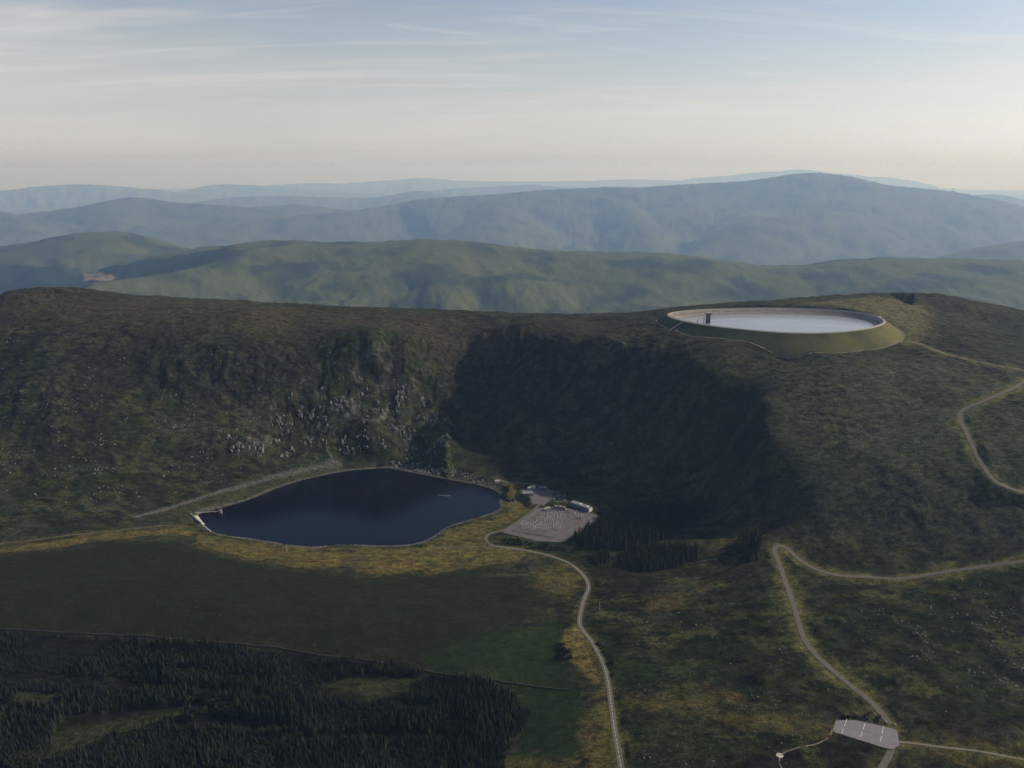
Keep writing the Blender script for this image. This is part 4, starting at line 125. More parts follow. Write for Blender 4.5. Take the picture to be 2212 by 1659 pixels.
ZONES = {'gold_shore': [[-569.0,1250.0],[-537.0,1228.0],[-493.0,1204.0],[-418.0,1188.0],[-313.0,1167.0],[-231.0,1170.0],[-148.0,1175.0],[-118.0,1220.0],[-86.0,1265.0],[-13.0,1313.0],[-12.0,1352.0],[38.0,1360.0],[37.0,1321.0],[-8.0,1247.0],[-42.0,1219.0],[-36.0,1177.0],[18.0,1154.0],[54.0,1129.0],[10.0,1118.0],[-69.0,1110.0],[-125.0,1090.0],[-215.0,1079.0],[-334.0,1102.0],[-430.0,1132.0],[-509.0,1171.0]],'gold_left': [[-871.0,1157.0],[-769.0,1188.0],[-675.0,1230.0],[-568.0,1247.0],[-527.0,1213.0],[-604.0,1213.0],[-681.0,1195.0],[-756.0,1164.0],[-860.0,1139.0]],'gold_cove': [[-15.0,1448.0],[26.0,1445.0],[21.0,1391.0],[12.0,1373.0],[-10.0,1367.0],[-7.0,1412.0]],'gold_road': [[71.0,914.0],[88.0,925.0],[96.0,888.0],[104.0,842.0],[107.0,796.0],[96.0,797.0],[85.0,823.0],[69.0,857.0],[63.0,885.0]],'gold_low': [[83.0,778.0],[109.0,786.0],[109.0,714.0],[104.0,648.0],[75.0,649.0],[76.0,706.0]],'gold_mid': [[31.0,1076.0],[74.0,1095.0],[100.0,1059.0],[100.0,1002.0],[83.0,982.0],[43.0,1015.0]],'gold_bench': [[192.0,995.0],[245.0,1001.0],[278.0,1002.0],[230.0,959.0],[191.0,952.0]],'gold_ridge': [[312.0,1142.0],[359.0,1182.0],[402.0,1180.0],[401.0,1155.0],[355.0,1142.0],[311.0,1108.0]],'gold_foot': [[128.0,771.0],[209.0,738.0],[288.0,704.0],[334.0,697.0],[322.0,680.0],[262.0,698.0],[196.0,723.0],[125.0,748.0]],'gold_right': [[398.0,687.0],[441.0,674.0],[500.0,648.0],[506.0,624.0],[447.0,642.0],[384.0,650.0]],'tan_patch': [[220.0,785.0],[244.0,774.0],[253.0,750.0],[239.0,738.0],[220.0,760.0]],'bright_low': [[-8.0,707.0],[41.0,697.0],[73.0,679.0],[70.0,643.0],[-22.0,671.0]],'pasture': [[-104.0,878.0],[-28.0,911.0],[67.0,933.0],[61.0,876.0],[76.0,811.0],[65.0,797.0],[-14.0,821.0],[-83.0,844.0]],'pasture_low': [[8.0,797.0],[78.0,793.0],[79.0,733.0],[71.0,679.0],[-8.0,698.0],[12.0,734.0]],'green_mid': [[107.0,871.0],[166.0,841.0],[250.0,817.0],[232.0,788.0],[126.0,793.0]],'green_low': [[122.0,766.0],[161.0,719.0],[211.0,706.0],[252.0,680.0],[206.0,648.0],[118.0,661.0]],'green_right': [[495.0,786.0],[543.0,769.0],[556.0,737.0],[529.0,694.0],[477.0,715.0]],'moor_brown': [[-860.0,1139.0],[-654.0,1187.0],[-512.0,1166.0],[-426.0,1121.0],[-213.0,1070.0],[-61.0,1086.0],[23.0,1058.0],[61.0,987.0],[27.0,935.0],[-52.0,910.0],[-133.0,871.0],[-307.0,905.0],[-737.0,950.0]],'clearing_a': [[-239.0,845.0],[-182.0,853.0],[-115.0,843.0],[-126.0,820.0],[-170.0,812.0],[-219.0,832.0]],'clearing_b': [[-544.0,797.0],[-478.0,811.0],[-386.0,822.0],[-350.0,815.0],[-427.0,798.0],[-501.0,768.0],[-531.0,755.0]],'clearing_c': [[-632.0,856.0],[-572.0,851.0],[-563.0,824.0],[-605.0,828.0]],'plateau_tan': [[-1320.0,2021.0],[-715.0,1992.0],[-126.0,1999.0],[101.0,1799.0],[-228.0,1851.0],[-649.0,1790.0],[-986.0,1829.0],[-1235.0,1879.0]],'reservoir_tan': [[733.0,1954.0],[974.0,2077.0],[1060.0,2001.0],[920.0,1701.0],[819.0,1598.0],[867.0,1789.0],[821.0,1860.0]],'far_forest': [[-7866.0,11563.0],[-6266.0,10868.0],[-4506.0,9953.0],[-3896.0,9901.0],[-3616.0,10102.0],[-3299.0,9339.0],[-3674.0,9295.0],[-4257.0,9357.0],[-4855.0,9112.0],[-1194.0,2053.0],[-7084.0,10299.0]],'far_clearfell': [[-5853.0,10807.0],[-5278.0,10110.0],[-4737.0,9427.0],[-4682.0,9202.0],[-5051.0,9280.0]],'reservoir_apron': [[15.0,1814.0],[78.0,1749.0],[196.0,1686.0],[137.0,1698.0],[57.0,1753.0]],'rampart_grass': [[-646.0,1306.0],[-535.0,1397.0],[-360.0,1551.0],[-346.0,1529.0],[-430.0,1467.0],[-492.0,1384.0],[-545.0,1332.0],[-569.0,1260.0],[-605.0,1269.0]],'right_moor': [[499.0,1490.0],[624.0,1491.0],[1092.0,1567.0],[740.0,993.0],[539.0,1051.0],[452.0,1111.0],[464.0,1228.0]],'forest': [[-747.0,946.0],[-656.0,942.0],[-499.0,926.0],[-382.0,912.0],[-280.0,895.0],[-204.0,876.0],[-179.0,866.0],[-144.0,866.0],[-119.0,855.0],[-89.0,843.0],[-54.0,831.0],[-14.0,812.0],[7.0,794.0],[3.0,779.0],[23.0,773.0],[18.0,746.0],[-1.0,731.0],[-8.0,695.0],[-12.0,656.0],[-594.0,706.0]],'forest_young': [[-653.0,937.0],[-497.0,924.0],[-381.0,909.0],[-412.0,892.0],[-548.0,898.0],[-640.0,913.0]],'ride_a': [[-545.0,800.0],[-545.0,821.0],[-390.0,830.0],[-358.0,821.0],[-428.0,801.0],[-477.0,787.0],[-515.0,755.0],[-535.0,752.0]],'ride_b': [[-266.0,837.0],[-239.0,848.0],[-177.0,854.0],[-112.0,844.0],[-126.0,820.0],[-170.0,812.0],[-230.0,829.0]],'ride_c': [[-627.0,856.0],[-570.0,852.0],[-563.0,828.0],[-608.0,833.0]],'ride_d': [[-659.0,881.0],[-508.0,876.0],[-400.0,858.0],[-313.0,840.0],[-310.0,831.0],[-408.0,848.0],[-531.0,863.0],[-651.0,868.0]],'ride_e': [[-436.0,891.0],[-319.0,863.0],[-245.0,849.0],[-244.0,843.0],[-329.0,856.0],[-439.0,883.0]],'ride_f': [[-142.0,812.0],[-85.0,798.0],[-79.0,790.0],[-128.0,793.0]],'ride_g': [[-443.0,796.0],[-355.0,813.0],[-256.0,796.0],[-263.0,781.0],[-358.0,789.0]],'ride_h': [[-245.0,774.0],[-147.0,768.0],[-66.0,755.0],[-70.0,746.0],[-161.0,756.0],[-236.0,761.0]],'plantation_yard': [[117.0,1163.0],[101.0,1195.0],[154.0,1256.0],[185.0,1294.0],[247.0,1320.0],[336.0,1325.0],[334.0,1288.0],[264.0,1197.0],[217.0,1164.0],[167.0,1154.0]],'plantation_low': [[172.0,1096.0],[162.0,1118.0],[198.0,1155.0],[236.0,1166.0],[295.0,1131.0],[290.0,1104.0],[249.0,1084.0],[206.0,1077.0]],'plantation_bit': [[119.0,1109.0],[136.0,1146.0],[158.0,1155.0],[153.0,1117.0],[131.0,1095.0]],'hairpin_clump': [[338.0,1078.0],[350.0,1118.0],[371.0,1140.0],[381.0,1108.0],[374.0,1066.0],[356.0,1057.0]],'yard_bushes': [[-22.0,1196.0],[-5.0,1199.0],[34.0,1184.0],[71.0,1173.0],[107.0,1155.0],[92.0,1144.0],[33.0,1163.0],[-12.0,1181.0]],'cove_bushes': [[-16.0,1439.0],[0.0,1427.0],[-5.0,1385.0],[3.0,1364.0],[-14.0,1352.0],[-24.0,1376.0],[-18.0,1403.0]],'hill_bushes': [[100.0,1457.0],[124.0,1470.0],[167.0,1447.0],[178.0,1419.0],[146.0,1407.0],[107.0,1420.0]],'road_bushes': [[56.0,885.0],[63.0,891.0],[75.0,857.0],[76.0,842.0],[60.0,852.0]],'ditch_bushes': [[107.0,883.0],[114.0,880.0],[125.0,848.0],[123.0,803.0],[117.0,807.0],[115.0,840.0]],'car_park_bushes': [[334.0,710.0],[347.0,707.0],[383.0,699.0],[394.0,707.0],[381.0,717.0],[364.0,712.0]],'cliffs': [[-594.0,1532.0],[-511.0,1650.0],[-362.0,1722.0],[-218.0,1737.0],[-153.0,1675.0],[-141.0,1528.0],[-244.0,1591.0],[-394.0,1555.0],[-512.0,1501.0],[-582.0,1459.0]],'left_boulders': [[-1078.0,1533.0],[-793.0,1608.0],[-626.0,1638.0],[-521.0,1536.0],[-545.0,1429.0],[-682.0,1335.0],[-915.0,1251.0]],'upper_rocks': [[-1231.0,1796.0],[-637.0,1753.0],[-171.0,1815.0],[-216.0,1713.0],[-550.0,1647.0],[-1078.0,1533.0]],'head_crags': [[-261.0,1580.0],[-203.0,1576.0],[-138.0,1505.0],[-115.0,1510.0],[-116.0,1485.0],[-166.0,1499.0],[-226.0,1530.0]],'head_crags_right': [[-114.0,1507.0],[-61.0,1477.0],[-28.0,1448.0],[-32.0,1424.0],[-88.0,1463.0]],'buttress': [[-161.0,1614.0],[-132.0,1629.0],[-125.0,1488.0],[-143.0,1504.0]],'corrie_scree': [[44.0,1624.0],[338.0,1473.0],[397.0,1286.0],[347.0,1322.0],[175.0,1434.0],[51.0,1510.0]],'rubble_hill': [[62.0,1390.0],[80.0,1407.0],[102.0,1387.0],[103.0,1354.0],[81.0,1359.0],[62.0,1366.0]],'right_rocks': [[540.0,930.0],[688.0,927.0],[555.0,715.0],[491.0,739.0],[461.0,803.0]],'right_sparse': [[417.0,976.0],[708.0,960.0],[541.0,692.0],[413.0,713.0],[363.0,829.0]],'low_rocks': [[159.0,946.0],[334.0,934.0],[354.0,748.0],[267.0,642.0],[127.0,659.0]],'cove_wall': [[-9.0,1367.0],[5.0,1394.0],[12.0,1364.0],[2.0,1346.0]]}
# ---------------------------------------------------------------- the lie of the land
def _hash(ix, iy, seed):
    h = (ix.astype(np.int64) * 374761393 + iy.astype(np.int64) * 668265263 + seed * 974634777) & 0xFFFFFFFF
    h = ((h ^ (h >> 13)) * 1274126177) & 0xFFFFFFFF
    return (h ^ (h >> 16)) & 0xFFFF

def gnoise(x, y, seed=0):
    """gradient noise, about -0.7..0.7"""
    ix = np.floor(x); iy = np.floor(y)
    fx = x - ix; fy = y - iy
    u = fx * fx * fx * (fx * (fx * 6 - 15) + 10); v = fy * fy * fy * (fy * (fy * 6 - 15) + 10)
    def g(ox, oy):
        a = _hash(ix + ox, iy + oy, seed) * (2 * math.pi / 65536.0)
        return np.cos(a) * (fx - ox) + np.sin(a) * (fy - oy)
    return (g(0, 0) * (1 - u) + g(1, 0) * u) * (1 - v) + (g(0, 1) * (1 - u) + g(1, 1) * u) * v

def fbm(x, y, scale, octs=4, seed=0, gain=0.5):
    s = 0.0; a = 1.0; f = 1.0 / scale
    for o in range(octs):
        s = s + a * gnoise(x * f + 17.3 * o, y * f - 9.1 * o, seed + o * 13)
        a *= gain; f *= 2.03
    return s

def ridged(x, y, scale, octs=4, seed=0):
    s = 0.0; a = 1.0; f = 1.0 / scale
    for o in range(octs):
        s = s + a * (1 - np.abs(gnoise(x * f + 5.3 * o, y * f + 3.1 * o, seed + o * 7)) * 2.2)
        a *= 0.5; f *= 2.1
    return s - 0.9

def sstep(a, b, x):
    t = np.clip((x - a) / (b - a), 0, 1)
    return t * t * (3 - 2 * t)

def poly_dist(x, y, P, closed=False):
    """distance to a polyline and the (z or anything) interpolated on it"""
    P = np.asarray(P, float)
    best = np.full(x.shape, 1e18); zz = np.zeros(x.shape)
    n = len(P)
    for i in range(n if closed else n - 1):
        a = P[i]; b = P[(i + 1) % n]
        dx, dy = b[0] - a[0], b[1] - a[1]
        l2 = dx * dx + dy * dy + 1e-9
        t = np.clip(((x - a[0]) * dx + (y - a[1]) * dy) / l2, 0, 1)
        d = (x - a[0] - t * dx) ** 2 + (y - a[1] - t * dy) ** 2
        m = d < best
        best = np.where(m, d, best)
        if P.shape[1] > 2:
            zz = np.where(m, a[2] + t * (b[2] - a[2]), zz)
    return np.sqrt(best), zz

def inside(x, y, P):
    P = np.asarray(P, float)
    c = np.zeros(x.shape, bool)
    n = len(P)
    for i in range(n):
        ax, ay = P[i][0], P[i][1]; bx, by = P[(i + 1) % n][0], P[(i + 1) % n][1]
        if ay == by: continue
        m = ((ay > y) != (by > y)) & (x < (bx - ax) * (y - ay) / (by - ay) + ax)
        c ^= m
    return c

def sdist(x, y, P, margin=200.0):
    """signed distance to a closed outline (negative inside); +margin where far away"""
    P = np.asarray(P, float)
    out = np.full(x.shape, margin)
    m = (x > P[:, 0].min() - margin) & (x < P[:, 0].max() + margin) & (y > P[:, 1].min() - margin) & (y < P[:, 1].max() + margin)
    if m.any():
        d, _ = poly_dist(x[m], y[m], P[:, :2], True)
        out[m] = np.where(inside(x[m], y[m], P), -d, np.minimum(d, margin))
    return out

# thin plate spline through the surveyed spot heights, sampled on a 10 m grid
GX0, GX1, GY0, GY1, GS = -1900.0, 1900.0, 100.0, 3300.0, 10.0
_c = np.array(CTRL, float)
def _tps():
    P = _c[:, :2] / 1000.0; n = len(P)
    d2 = ((P[:, None] - P[None]) ** 2).sum(-1)
    K = np.where(d2 > 0, 0.5 * d2 * np.log(np.maximum(d2, 1e-12)), 0) + np.eye(n) * 2e-5
    A = np.zeros((n + 3, n + 3)); A[:n, :n] = K; A[:n, n] = 1; A[:n, n + 1:] = P; A[n, :n] = 1; A[n + 1:, :n] = P.T
    w = np.linalg.solve(A, np.r_[_c[:, 2], 0, 0, 0])
    gx = np.arange(GX0, GX1 + 1, GS) / 1000.0; gy = np.arange(GY0, GY1 + 1, GS) / 1000.0
    out = np.zeros((len(gy), len(gx)))
    for j, yv in enumerate(gy):
        d2 = (gx[:, None] - P[None, :, 0]) ** 2 + (yv - P[None, :, 1]) ** 2
        out[j] = (0.5 * d2 * np.log(np.maximum(d2, 1e-12))) @ w[:n] + w[n] + w[n + 1] * gx + w[n + 2] * yv
    return out
GRID = np.clip(_tps(), -260, 330)

def grid_at(G, x, y):
    fx = np.clip((x - GX0) / GS, 0, G.shape[1] - 1.001); fy = np.clip((y - GY0) / GS, 0, G.shape[0] - 1.001)
    ix = fx.astype(int); iy = fy.astype(int); tx = fx - ix; ty = fy - iy
    return (G[iy, ix] * (1 - tx) + G[iy, ix + 1] * tx) * (1 - ty) + (G[iy + 1, ix] * (1 - tx) + G[iy + 1, ix + 1] * tx) * ty

def slope_grid():
    gy, gx = np.gradient(GRID, GS)
    return np.hypot(gx, gy)
SLOPE = slope_grid()

def smax(a, b, k):
    h = np.clip(0.5 + 0.5 * (a - b) / k, 0, 1)
    return b + (a - b) * h + k * h * (1 - h)

BASE = -230.0
def far_ridges(x, y):
    h = np.interp(y, [0, 3400, 4600, 6500, 9000, 15000, 60000, 108000], [BASE, -330, -620, -1100, -1450, -1550, -1650, -2750]) + 25 * fbm(x, y, 2600, 3, 91)
    wx = x + 150 * fbm(x, y, 1500, 3, 71); wy = y + 150 * fbm(x, y, 1500, 3, 72)
    for rd in RIDGES:
        P = np.array(rd['p'], float)
        zmax = P[:, 2].max(); sl = rd['slope']
        reach = (zmax - BASE + 1500) / sl * 1.4 + 400
        m = (x > P[:, 0].min() - reach) & (x < P[:, 0].max() + reach) & (y > P[:, 1].min() - reach) & (y < P[:, 1].max() + reach)
        if not m.any(): continue
        d0, z0 = poly_dist(x[m], y[m], P)
        wk = sstep(40, 700, d0)
        xx = x[m] + (wx[m] - x[m]) * wk; yy = y[m] + (wy[m] - y[m]) * wk
        d, z = poly_dist(xx, yy, P)
        z = z0 * (1 - wk) + z * wk
        r = rd.get('round', 120.0)
        dd = np.sqrt(d * d + r * r) - r
        spur = fbm(x[m], y[m], rd.get('spur', 700.0), 5, 33)
        hh = z - sl * dd * (1 + 0.5 * spur) + 2.2 * rd.get('rough', 8.0) * fbm(x[m], y[m], 260, 5, 44, 0.55) * sstep(0, 150, d)
        h[m] = smax(hh, h[m], 22.0)
    return h

def hagfield(x, y):
    return fbm(x * 0.36 + 0.2 * y, y, 14, 3, 15)

def base_height(x, y):
    """hills and slopes with their natural roughness, before lakes, pads and roads are cut"""
    x = np.asarray(x, float); y = np.asarray(y, float)
    near = grid_at(GRID, x, y)
    sl = grid_at(SLOPE, x, y)
    m = (np.abs(x) < 1900) & (y < 3300)
    rel = np.zeros(x.shape)
    if m.any():
        xm, ym, sm = x[m], y[m], sl[m]
        steep = sstep(0.3, 0.75, sm) * (0.15 + 0.85 * sstep(470, 380, xm)) * (1 - 0.45 * sstep(40, 110, xm))
        # rough ground: hummocks, then gullies and buttresses where it is steep
        r = 6.0 * fbm(xm, ym, 140, 3, 3) + 3.3 * fbm(xm, ym, 36, 3, 5)
        wx = xm + 14 * fbm(xm, ym, 60, 2, 8)
        r += steep * (7.0 * ridged(wx, ym * 0.45, 62, 3, 21) + 3.2 * ridged(wx, ym * 0.6, 21, 3, 23))
        # peat hags: long low steps along the contour
        hag = hagfield(xm, ym)
        r += (1 - steep) * sstep(60, 150, near[m]) * 1.9 * (sstep(0.02, 0.16, hag) - 0.5) * sstep(-0.25, 0.35, fbm(xm, ym, 210, 2, 77))
        r += (0.8 + 0.8 * steep) * fbm(xm, ym, 8.5, 2, 9)
        low = (0.34 + 0.66 * sstep(12, 45, near[m])) * (1 - 0.6 * sstep(360, 420, xm) * sstep(620, 520, xm) * sstep(60, 120, near[m]))
        rel[m] = r * low
    # narrow rock buttress dropping into the head of the lake
    d, w = poly_dist(x, y, BUTTRESS)
    rel = rel + w * np.exp(-(d / 10.0) ** 2) * (1 + 0.3 * fbm(x, y, 14, 2, 29)) - 0.45 * w * np.exp(-((np.hypot(x - BUTTRESS[1][0] + 26, y - BUTTRESS[1][1] - 10)) / 22.0) ** 2)
    fade = sstep(2750, 3250, y) + sstep(1500, 1850, np.abs(x)) + sstep(420, 160, y)
    fade = np.clip(fade, 0, 1)
    h = (near + rel) * (1 - fade) + np.where(y > 1800, -1700.0, BASE - 40) * fade
    f = y > 1800
    if f.any():
        h[f] = smax(h[f], far_ridges(x[f], y[f]), 18.0)
    o = ~f & (fade > 0)
    if o.any():
        h[o] = smax(h[o], BASE + 0 * h[o] + 60 * fbm(x[o], y[o], 900, 4, 55), 18.0)
    return h

def height(x, y):
    """finished ground level"""
    x = np.atleast_1d(np.asarray(x, float)); y = np.atleast_1d(np.asarray(y, float))
    h = base_height(x, y)
    near = (np.abs(x) < 1500) & (y > 300) & (y < 2500)
    if not near.any(): return h
    xs, ys, hs = x[near], y[near], h[near]
    # quarry hollow on the plateau
    d = sdist(xs, ys, QUARRY, 60)
    hs = np.where(d < 0, hs - 26 * sstep(0, -14, d), hs)
    for pad in PADS:
        d = sdist(xs, ys, pad['p'], 40)
        k = 1 - sstep(2.0, 11.0, d)
        hs = hs * (1 - k) + (pad['z'] - 0.25) * k
    # roads: cut and fill to a graded bed
    for rd in ROADS:
        P = np.array(rd['p']); w = rd['width'] / 2 + rd.get('verge', 1.5)
        m = (xs > P[:, 0].min() - 40) & (xs < P[:, 0].max() + 40) & (ys > P[:, 1].min() - 40) & (ys < P[:, 1].max() + 40)
        if not m.any(): continue
        dd, z = poly_dist(xs[m], ys[m], P)
        k = 1 - sstep(w, w + rd.get('batter', 8.0), dd)
        hs[m] = hs[m] * (1 - k) + (z - 0.25) * k
    # lower lake basin and its shore
    d = sdist(xs, ys, LAKE, 120)
    shore = 0.25 + 0.16 * np.clip(d, 0, 60)
    k = 1 - sstep(4, 45, d)
    hs = np.where(d > 0, hs * (1 - k) + np.clip(hs, shore, shore + 3) * k, np.minimum(-0.25 + 0.22 * d, -0.05) - 0.2)
    # upper reservoir basin lies inside its own embankment
    d = sdist(xs, ys, CREST, 120)
    hs = np.where(d < -8, np.minimum(hs, CREST_Z - 34), np.where(d < 30, np.minimum(hs, CREST_Z - 6 - 0.35 * np.clip(d, 0, 30)), hs))
    h[near] = hs
    return h
# ---------------------------------------------------------------- terrain sheet
def lin(*segs):
    out = []
    for a, b, n in segs: out.append(np.linspace(a, b, n, endpoint=False))
    return np.concatenate(out)
az = np.radians(np.r_[np.linspace(-43, 43, 861), np.arange(48, 317, 6.0)])
rad = np.r_[lin((5, 420, 12), (420, 600, 40), (600, 1250, 260), (1250, 2150, 300), (2150, 3300, 110), (3300, 6200, 20), (6200, 11500, 130)), np.geomspace(11500, 40000, 120, endpoint=False), np.geomspace(40000, 110000, 60)]
AA, RR = np.meshgrid(az, rad)
X = RR * np.sin(AA); Y = RR * np.cos(AA)
Z = height(X.ravel(), Y.ravel())
nr, na = AA.shape
co = np.c_[X.ravel(), Y.ravel(), Z]
i = np.arange(nr - 1)[:, None] * na; j = np.arange(na)[None]
j2 = (j + 1) % na
quads = np.stack([i + j, i + j2, i + na + j2, i + na + j], -1).reshape(-1, 4)
quads = quads[:, ::-1]
me = bpy.data.meshes.new('terrain')
me.vertices.add(len(co)); me.vertices.foreach_set('co', co.ravel())
me.loops.add(quads.size); me.loops.foreach_set('vertex_index', quads.ravel().astype(np.int32))
me.polygons.add(len(quads)); me.polygons.foreach_set('loop_start', np.arange(0, quads.size, 4, dtype=np.int32))
me.polygons.foreach_set('loop_total', np.full(len(quads), 4, np.int32))
me.polygons.foreach_set('use_smooth', np.ones(len(quads), bool))
me.update(calc_edges=True)
terrain = bpy.data.objects.new('terrain', me); COL.objects.link(terrain); terrain['kind'] = 'structure'

# ---------------------------------------------------------------- plant cover, as linear albedo
def cover(x, y, z):
    n1 = fbm(x, y, 260, 4, 101); n2 = fbm(x, y, 70, 4, 111); n3 = fbm(x * 0.5, y, 18, 3, 121); n4 = fbm(x, y, 520, 3, 131)
    C = lambda *c: np.array(c)[None, :]
    def mixc(A, B, w): return A * (1 - w[:, None]) + B * w[:, None]
    heather = C(0.048, 0.047, 0.029); peat = C(0.026, 0.023, 0.019); green = C(0.054, 0.070, 0.026); olive = C(0.098, 0.098, 0.046)
    tan = C(0.150, 0.118, 0.062); gold = C(0.290, 0.215, 0.075); past = C(0.046, 0.076, 0.022)
    c = np.repeat(heather, len(x), 0)
    c = mixc(c, green, sstep(-0.28, 0.20, n1 + 0.5 * n2))
    c = mixc(c, olive, sstep(0.0, 0.40, n2 + 0.7 * n3 + 0.4 * n4) * 0.85)
    c = mixc(c, C(0.112, 0.098, 0.062), sstep(0.18, 0.5, fbm(x, y, 150, 4, 181) + 0.5 * n3) * 0.5)
    c = mixc(c, peat, sstep(0.10, 0.45, -n3 + 0.35 * n2) * 0.7)
    high = sstep(215, 262, z) * (y < 2600)
    c = mixc(c, mixc(np.repeat(olive, len(x), 0), np.repeat(tan, len(x), 0), sstep(-0.2, 0.4, n2 + n3)), high * 0.45)
    # open grass hills farther off
    far = sstep(2500, 3300, y)
    fc = mixc(np.repeat(C(0.105, 0.108, 0.040), len(x), 0), C(0.040, 0.052, 0.026), sstep(-0.05, 0.42, fbm(x, y, 620, 5, 141)))
    fc = mixc(fc, np.repeat(C(0.150, 0.125, 0.055), len(x), 0), sstep(60, 300, z) * sstep(-0.2, 0.35, fbm(x, y, 900, 3, 151)) * 0.6)
    c = mixc(c, fc, far)
    vfar = sstep(32000, 36000, y) * sstep(-60, -140, z)
    fields = mixc(np.repeat(C(0.09, 0.12, 0.05), len(x), 0), C(0.19, 0.17, 0.09), sstep(0.0, 0.2, fbm(x, y, 420, 2, 161)))
    c = mixc(c, fields, vfar)
    n5 = fbm(x, y, 7.0, 2, 191)
    nn = 0.9 * n2 + 0.9 * n3 + 0.7 * n5
    rough = np.ones(len(x))
    def zone(name, col, soft, rag, amt, keep=0.0, jit=1.0):
        nonlocal c
        P = np.array(ZONES[name]); far_ = 90 + soft + rag
        d = sdist(x, y, P, far_)
        w = sstep(soft, -soft, d + rag * nn) * amt
        w = w * (1 - keep * sstep(0.0, 0.5, nn))
        if isinstance(col, tuple): col = C(*col)
        jitter = (1 + (0.35 * n3 + 0.25 * n2 + 0.5 * n5) * jit)[:, None]
        rough[:] = rough * (1 - w) + jit * w
        c = c * (1 - w[:, None]) + col * jitter * w[:, None]
    zone('moor_brown', (0.046, 0.050, 0.020), 16, 14, 0.92, 0.0, 0.3); zone('forest', (0.026, 0.026, 0.015), 6, 6, 0.9)
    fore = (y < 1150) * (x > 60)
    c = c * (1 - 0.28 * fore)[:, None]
    c = mixc(c, C(0.020, 0.028, 0.012), fore * sstep(0.12, 0.40, fbm(x, y, 30, 3, 411) + 0.3 * n5) * 0.7)
    c = mixc(c, C(0.165, 0.158, 0.058), fore * sstep(0.16, 0.46, fbm(x * 0.6, y, 48, 3, 421) + 0.45 * n5) * 0.6)
    zone('right_moor', (0.150, 0.150, 0.088), 50, 60, 0.65, 0.3)
    hg = hagfield(x, y); lines = sstep(0.11, 0.03, np.abs(hg - 0.06)) * sstep(60, 140, z) * sstep(-0.3, 0.3, fbm(x, y, 210, 2, 77))
    c = mixc(c, C(0.020, 0.018, 0.016), lines * 0.85 * (y < 2600))
    zone('pasture', past, 14, 22, 0.85, 0.0, 0.35); zone('pasture_low', past, 6, 8, 0.9, 0.0, 0.4)
    zone('green_mid', past, 20, 30, 0.6); zone('green_low', (0.05, 0.068, 0.022), 20, 30, 0.6); zone('green_right', (0.05, 0.068, 0.022), 20, 30, 0.6)
    for k, soft, rag, amt, keep in (('gold_shore', 8, 22, 0.85, 0.75), ('gold_left', 5, 8, 0.8, 0.4), ('gold_cove', 4, 4, 0.6, 0.3), ('gold_road', 3, 4, 0.95, 0.1), ('gold_low', 8, 22, 0.6, 0.7), ('gold_mid', 12, 26, 0.6, 0.6), ('gold_bench', 10, 22, 0.5, 0.5), ('gold_ridge', 10, 18, 0.45, 0.4), ('gold_foot', 9, 20, 0.45, 0.6), ('gold_right', 10, 22, 0.5, 0.5), ('bright_low', 8, 14, 0.7, 0.4)):
        zone(k, gold, soft, rag, amt, keep)
    zone('rampart_grass', (0.115, 0.112, 0.052), 6, 12, 0.8, 0.4); zone('tan_patch', (0.17, 0.10, 0.05), 6, 12, 0.7, 0.4)
    for k in ('clearing_a', 'clearing_b', 'clearing_c'): zone(k, (0.075, 0.085, 0.035), 6, 8, 0.9)
    zone('plateau_tan', (0.13, 0.098, 0.056), 40, 60, 0.6, 0.4); zone('reservoir_tan', (0.27, 0.23, 0.115), 25, 30, 0.85, 0.3)
    zone('far_forest', (0.018, 0.028, 0.016), 25, 40, 0.95); zone('far_clearfell', (0.30, 0.21, 0.15), 14, 10, 0.9)
    st = grid_at(SLOPE, x, y); wx = x + 10 * n2 * 3
    face = ridged(wx * 1.0, y * 0.35, 24, 3, 401) - 0.25 + 0.5 * fbm(x, y, 60, 2, 402)
    P = np.array(ZONES['cliffs']); dz = sdist(x, y, P, 120)
    w = sstep(0.22, 0.60, face + 0.3 * n5) * sstep(0.38, 0.6, st) * (0.25 + 0.75 * sstep(70, 0, dz)) * (x < 330) * (y < 2200)
    c = mixc(c, C(0.27, 0.26, 0.24), w * 0.8)
    # verges of the roads and the stony lake edge
    near = (y < 2000) & (np.abs(x) < 1300)
    if near.any():
        xs, ys = x[near], y[near]; cs = c[near]
        for rd in ROADS:
            P = np.array(rd['p']); m = (xs > P[:, 0].min() - 40) & (xs < P[:, 0].max() + 40) & (ys > P[:, 1].min() - 40) & (ys < P[:, 1].max() + 40)
            if not m.any(): continue
            d, _ = poly_dist(xs[m], ys[m], P[:, :2]); hw = rd['width'] / 2
            hill = rd['name'] in ('hill_road', 'upper_road', 'toe_track'); ww = 17 if hill else 9
            w = sstep(hw + ww, hw + 2.0, d + (10 if hill else 7) * nn[near][m]) * rd.get('verge_amount', 0.72 if hill else 0.3)
            cs[m] = cs[m] * (1 - w[:, None]) + C(0.25, 0.222, 0.078) * w[:, None]
        RP = np.array(PLACES['rampart']); d, _ = poly_dist(xs, ys, RP[:, :2])
        w = sstep(9, 2.5, d + 7 * nn[near]) * 0.75
        cs = cs * (1 - w[:, None]) + C(0.21, 0.195, 0.165) * (1 + 0.6 * n5[near])[:, None] * w[:, None]
        d = sdist(xs, ys, LAKE, 60)
        w = sstep(5.5, 2.0, d + 5 * nn[near] + 6 * fbm(xs, ys, 55, 2, 171)) * 0.85
        cs = cs * (1 - w[:, None]) + C(0.26, 0.225, 0.17) * (1 + 0.5 * n3[near])[:, None] * w[:, None]
        c[near] = cs
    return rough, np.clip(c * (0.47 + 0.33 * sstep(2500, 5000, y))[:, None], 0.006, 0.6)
rgh, cv = cover(co[:, 0], co[:, 1], co[:, 2])
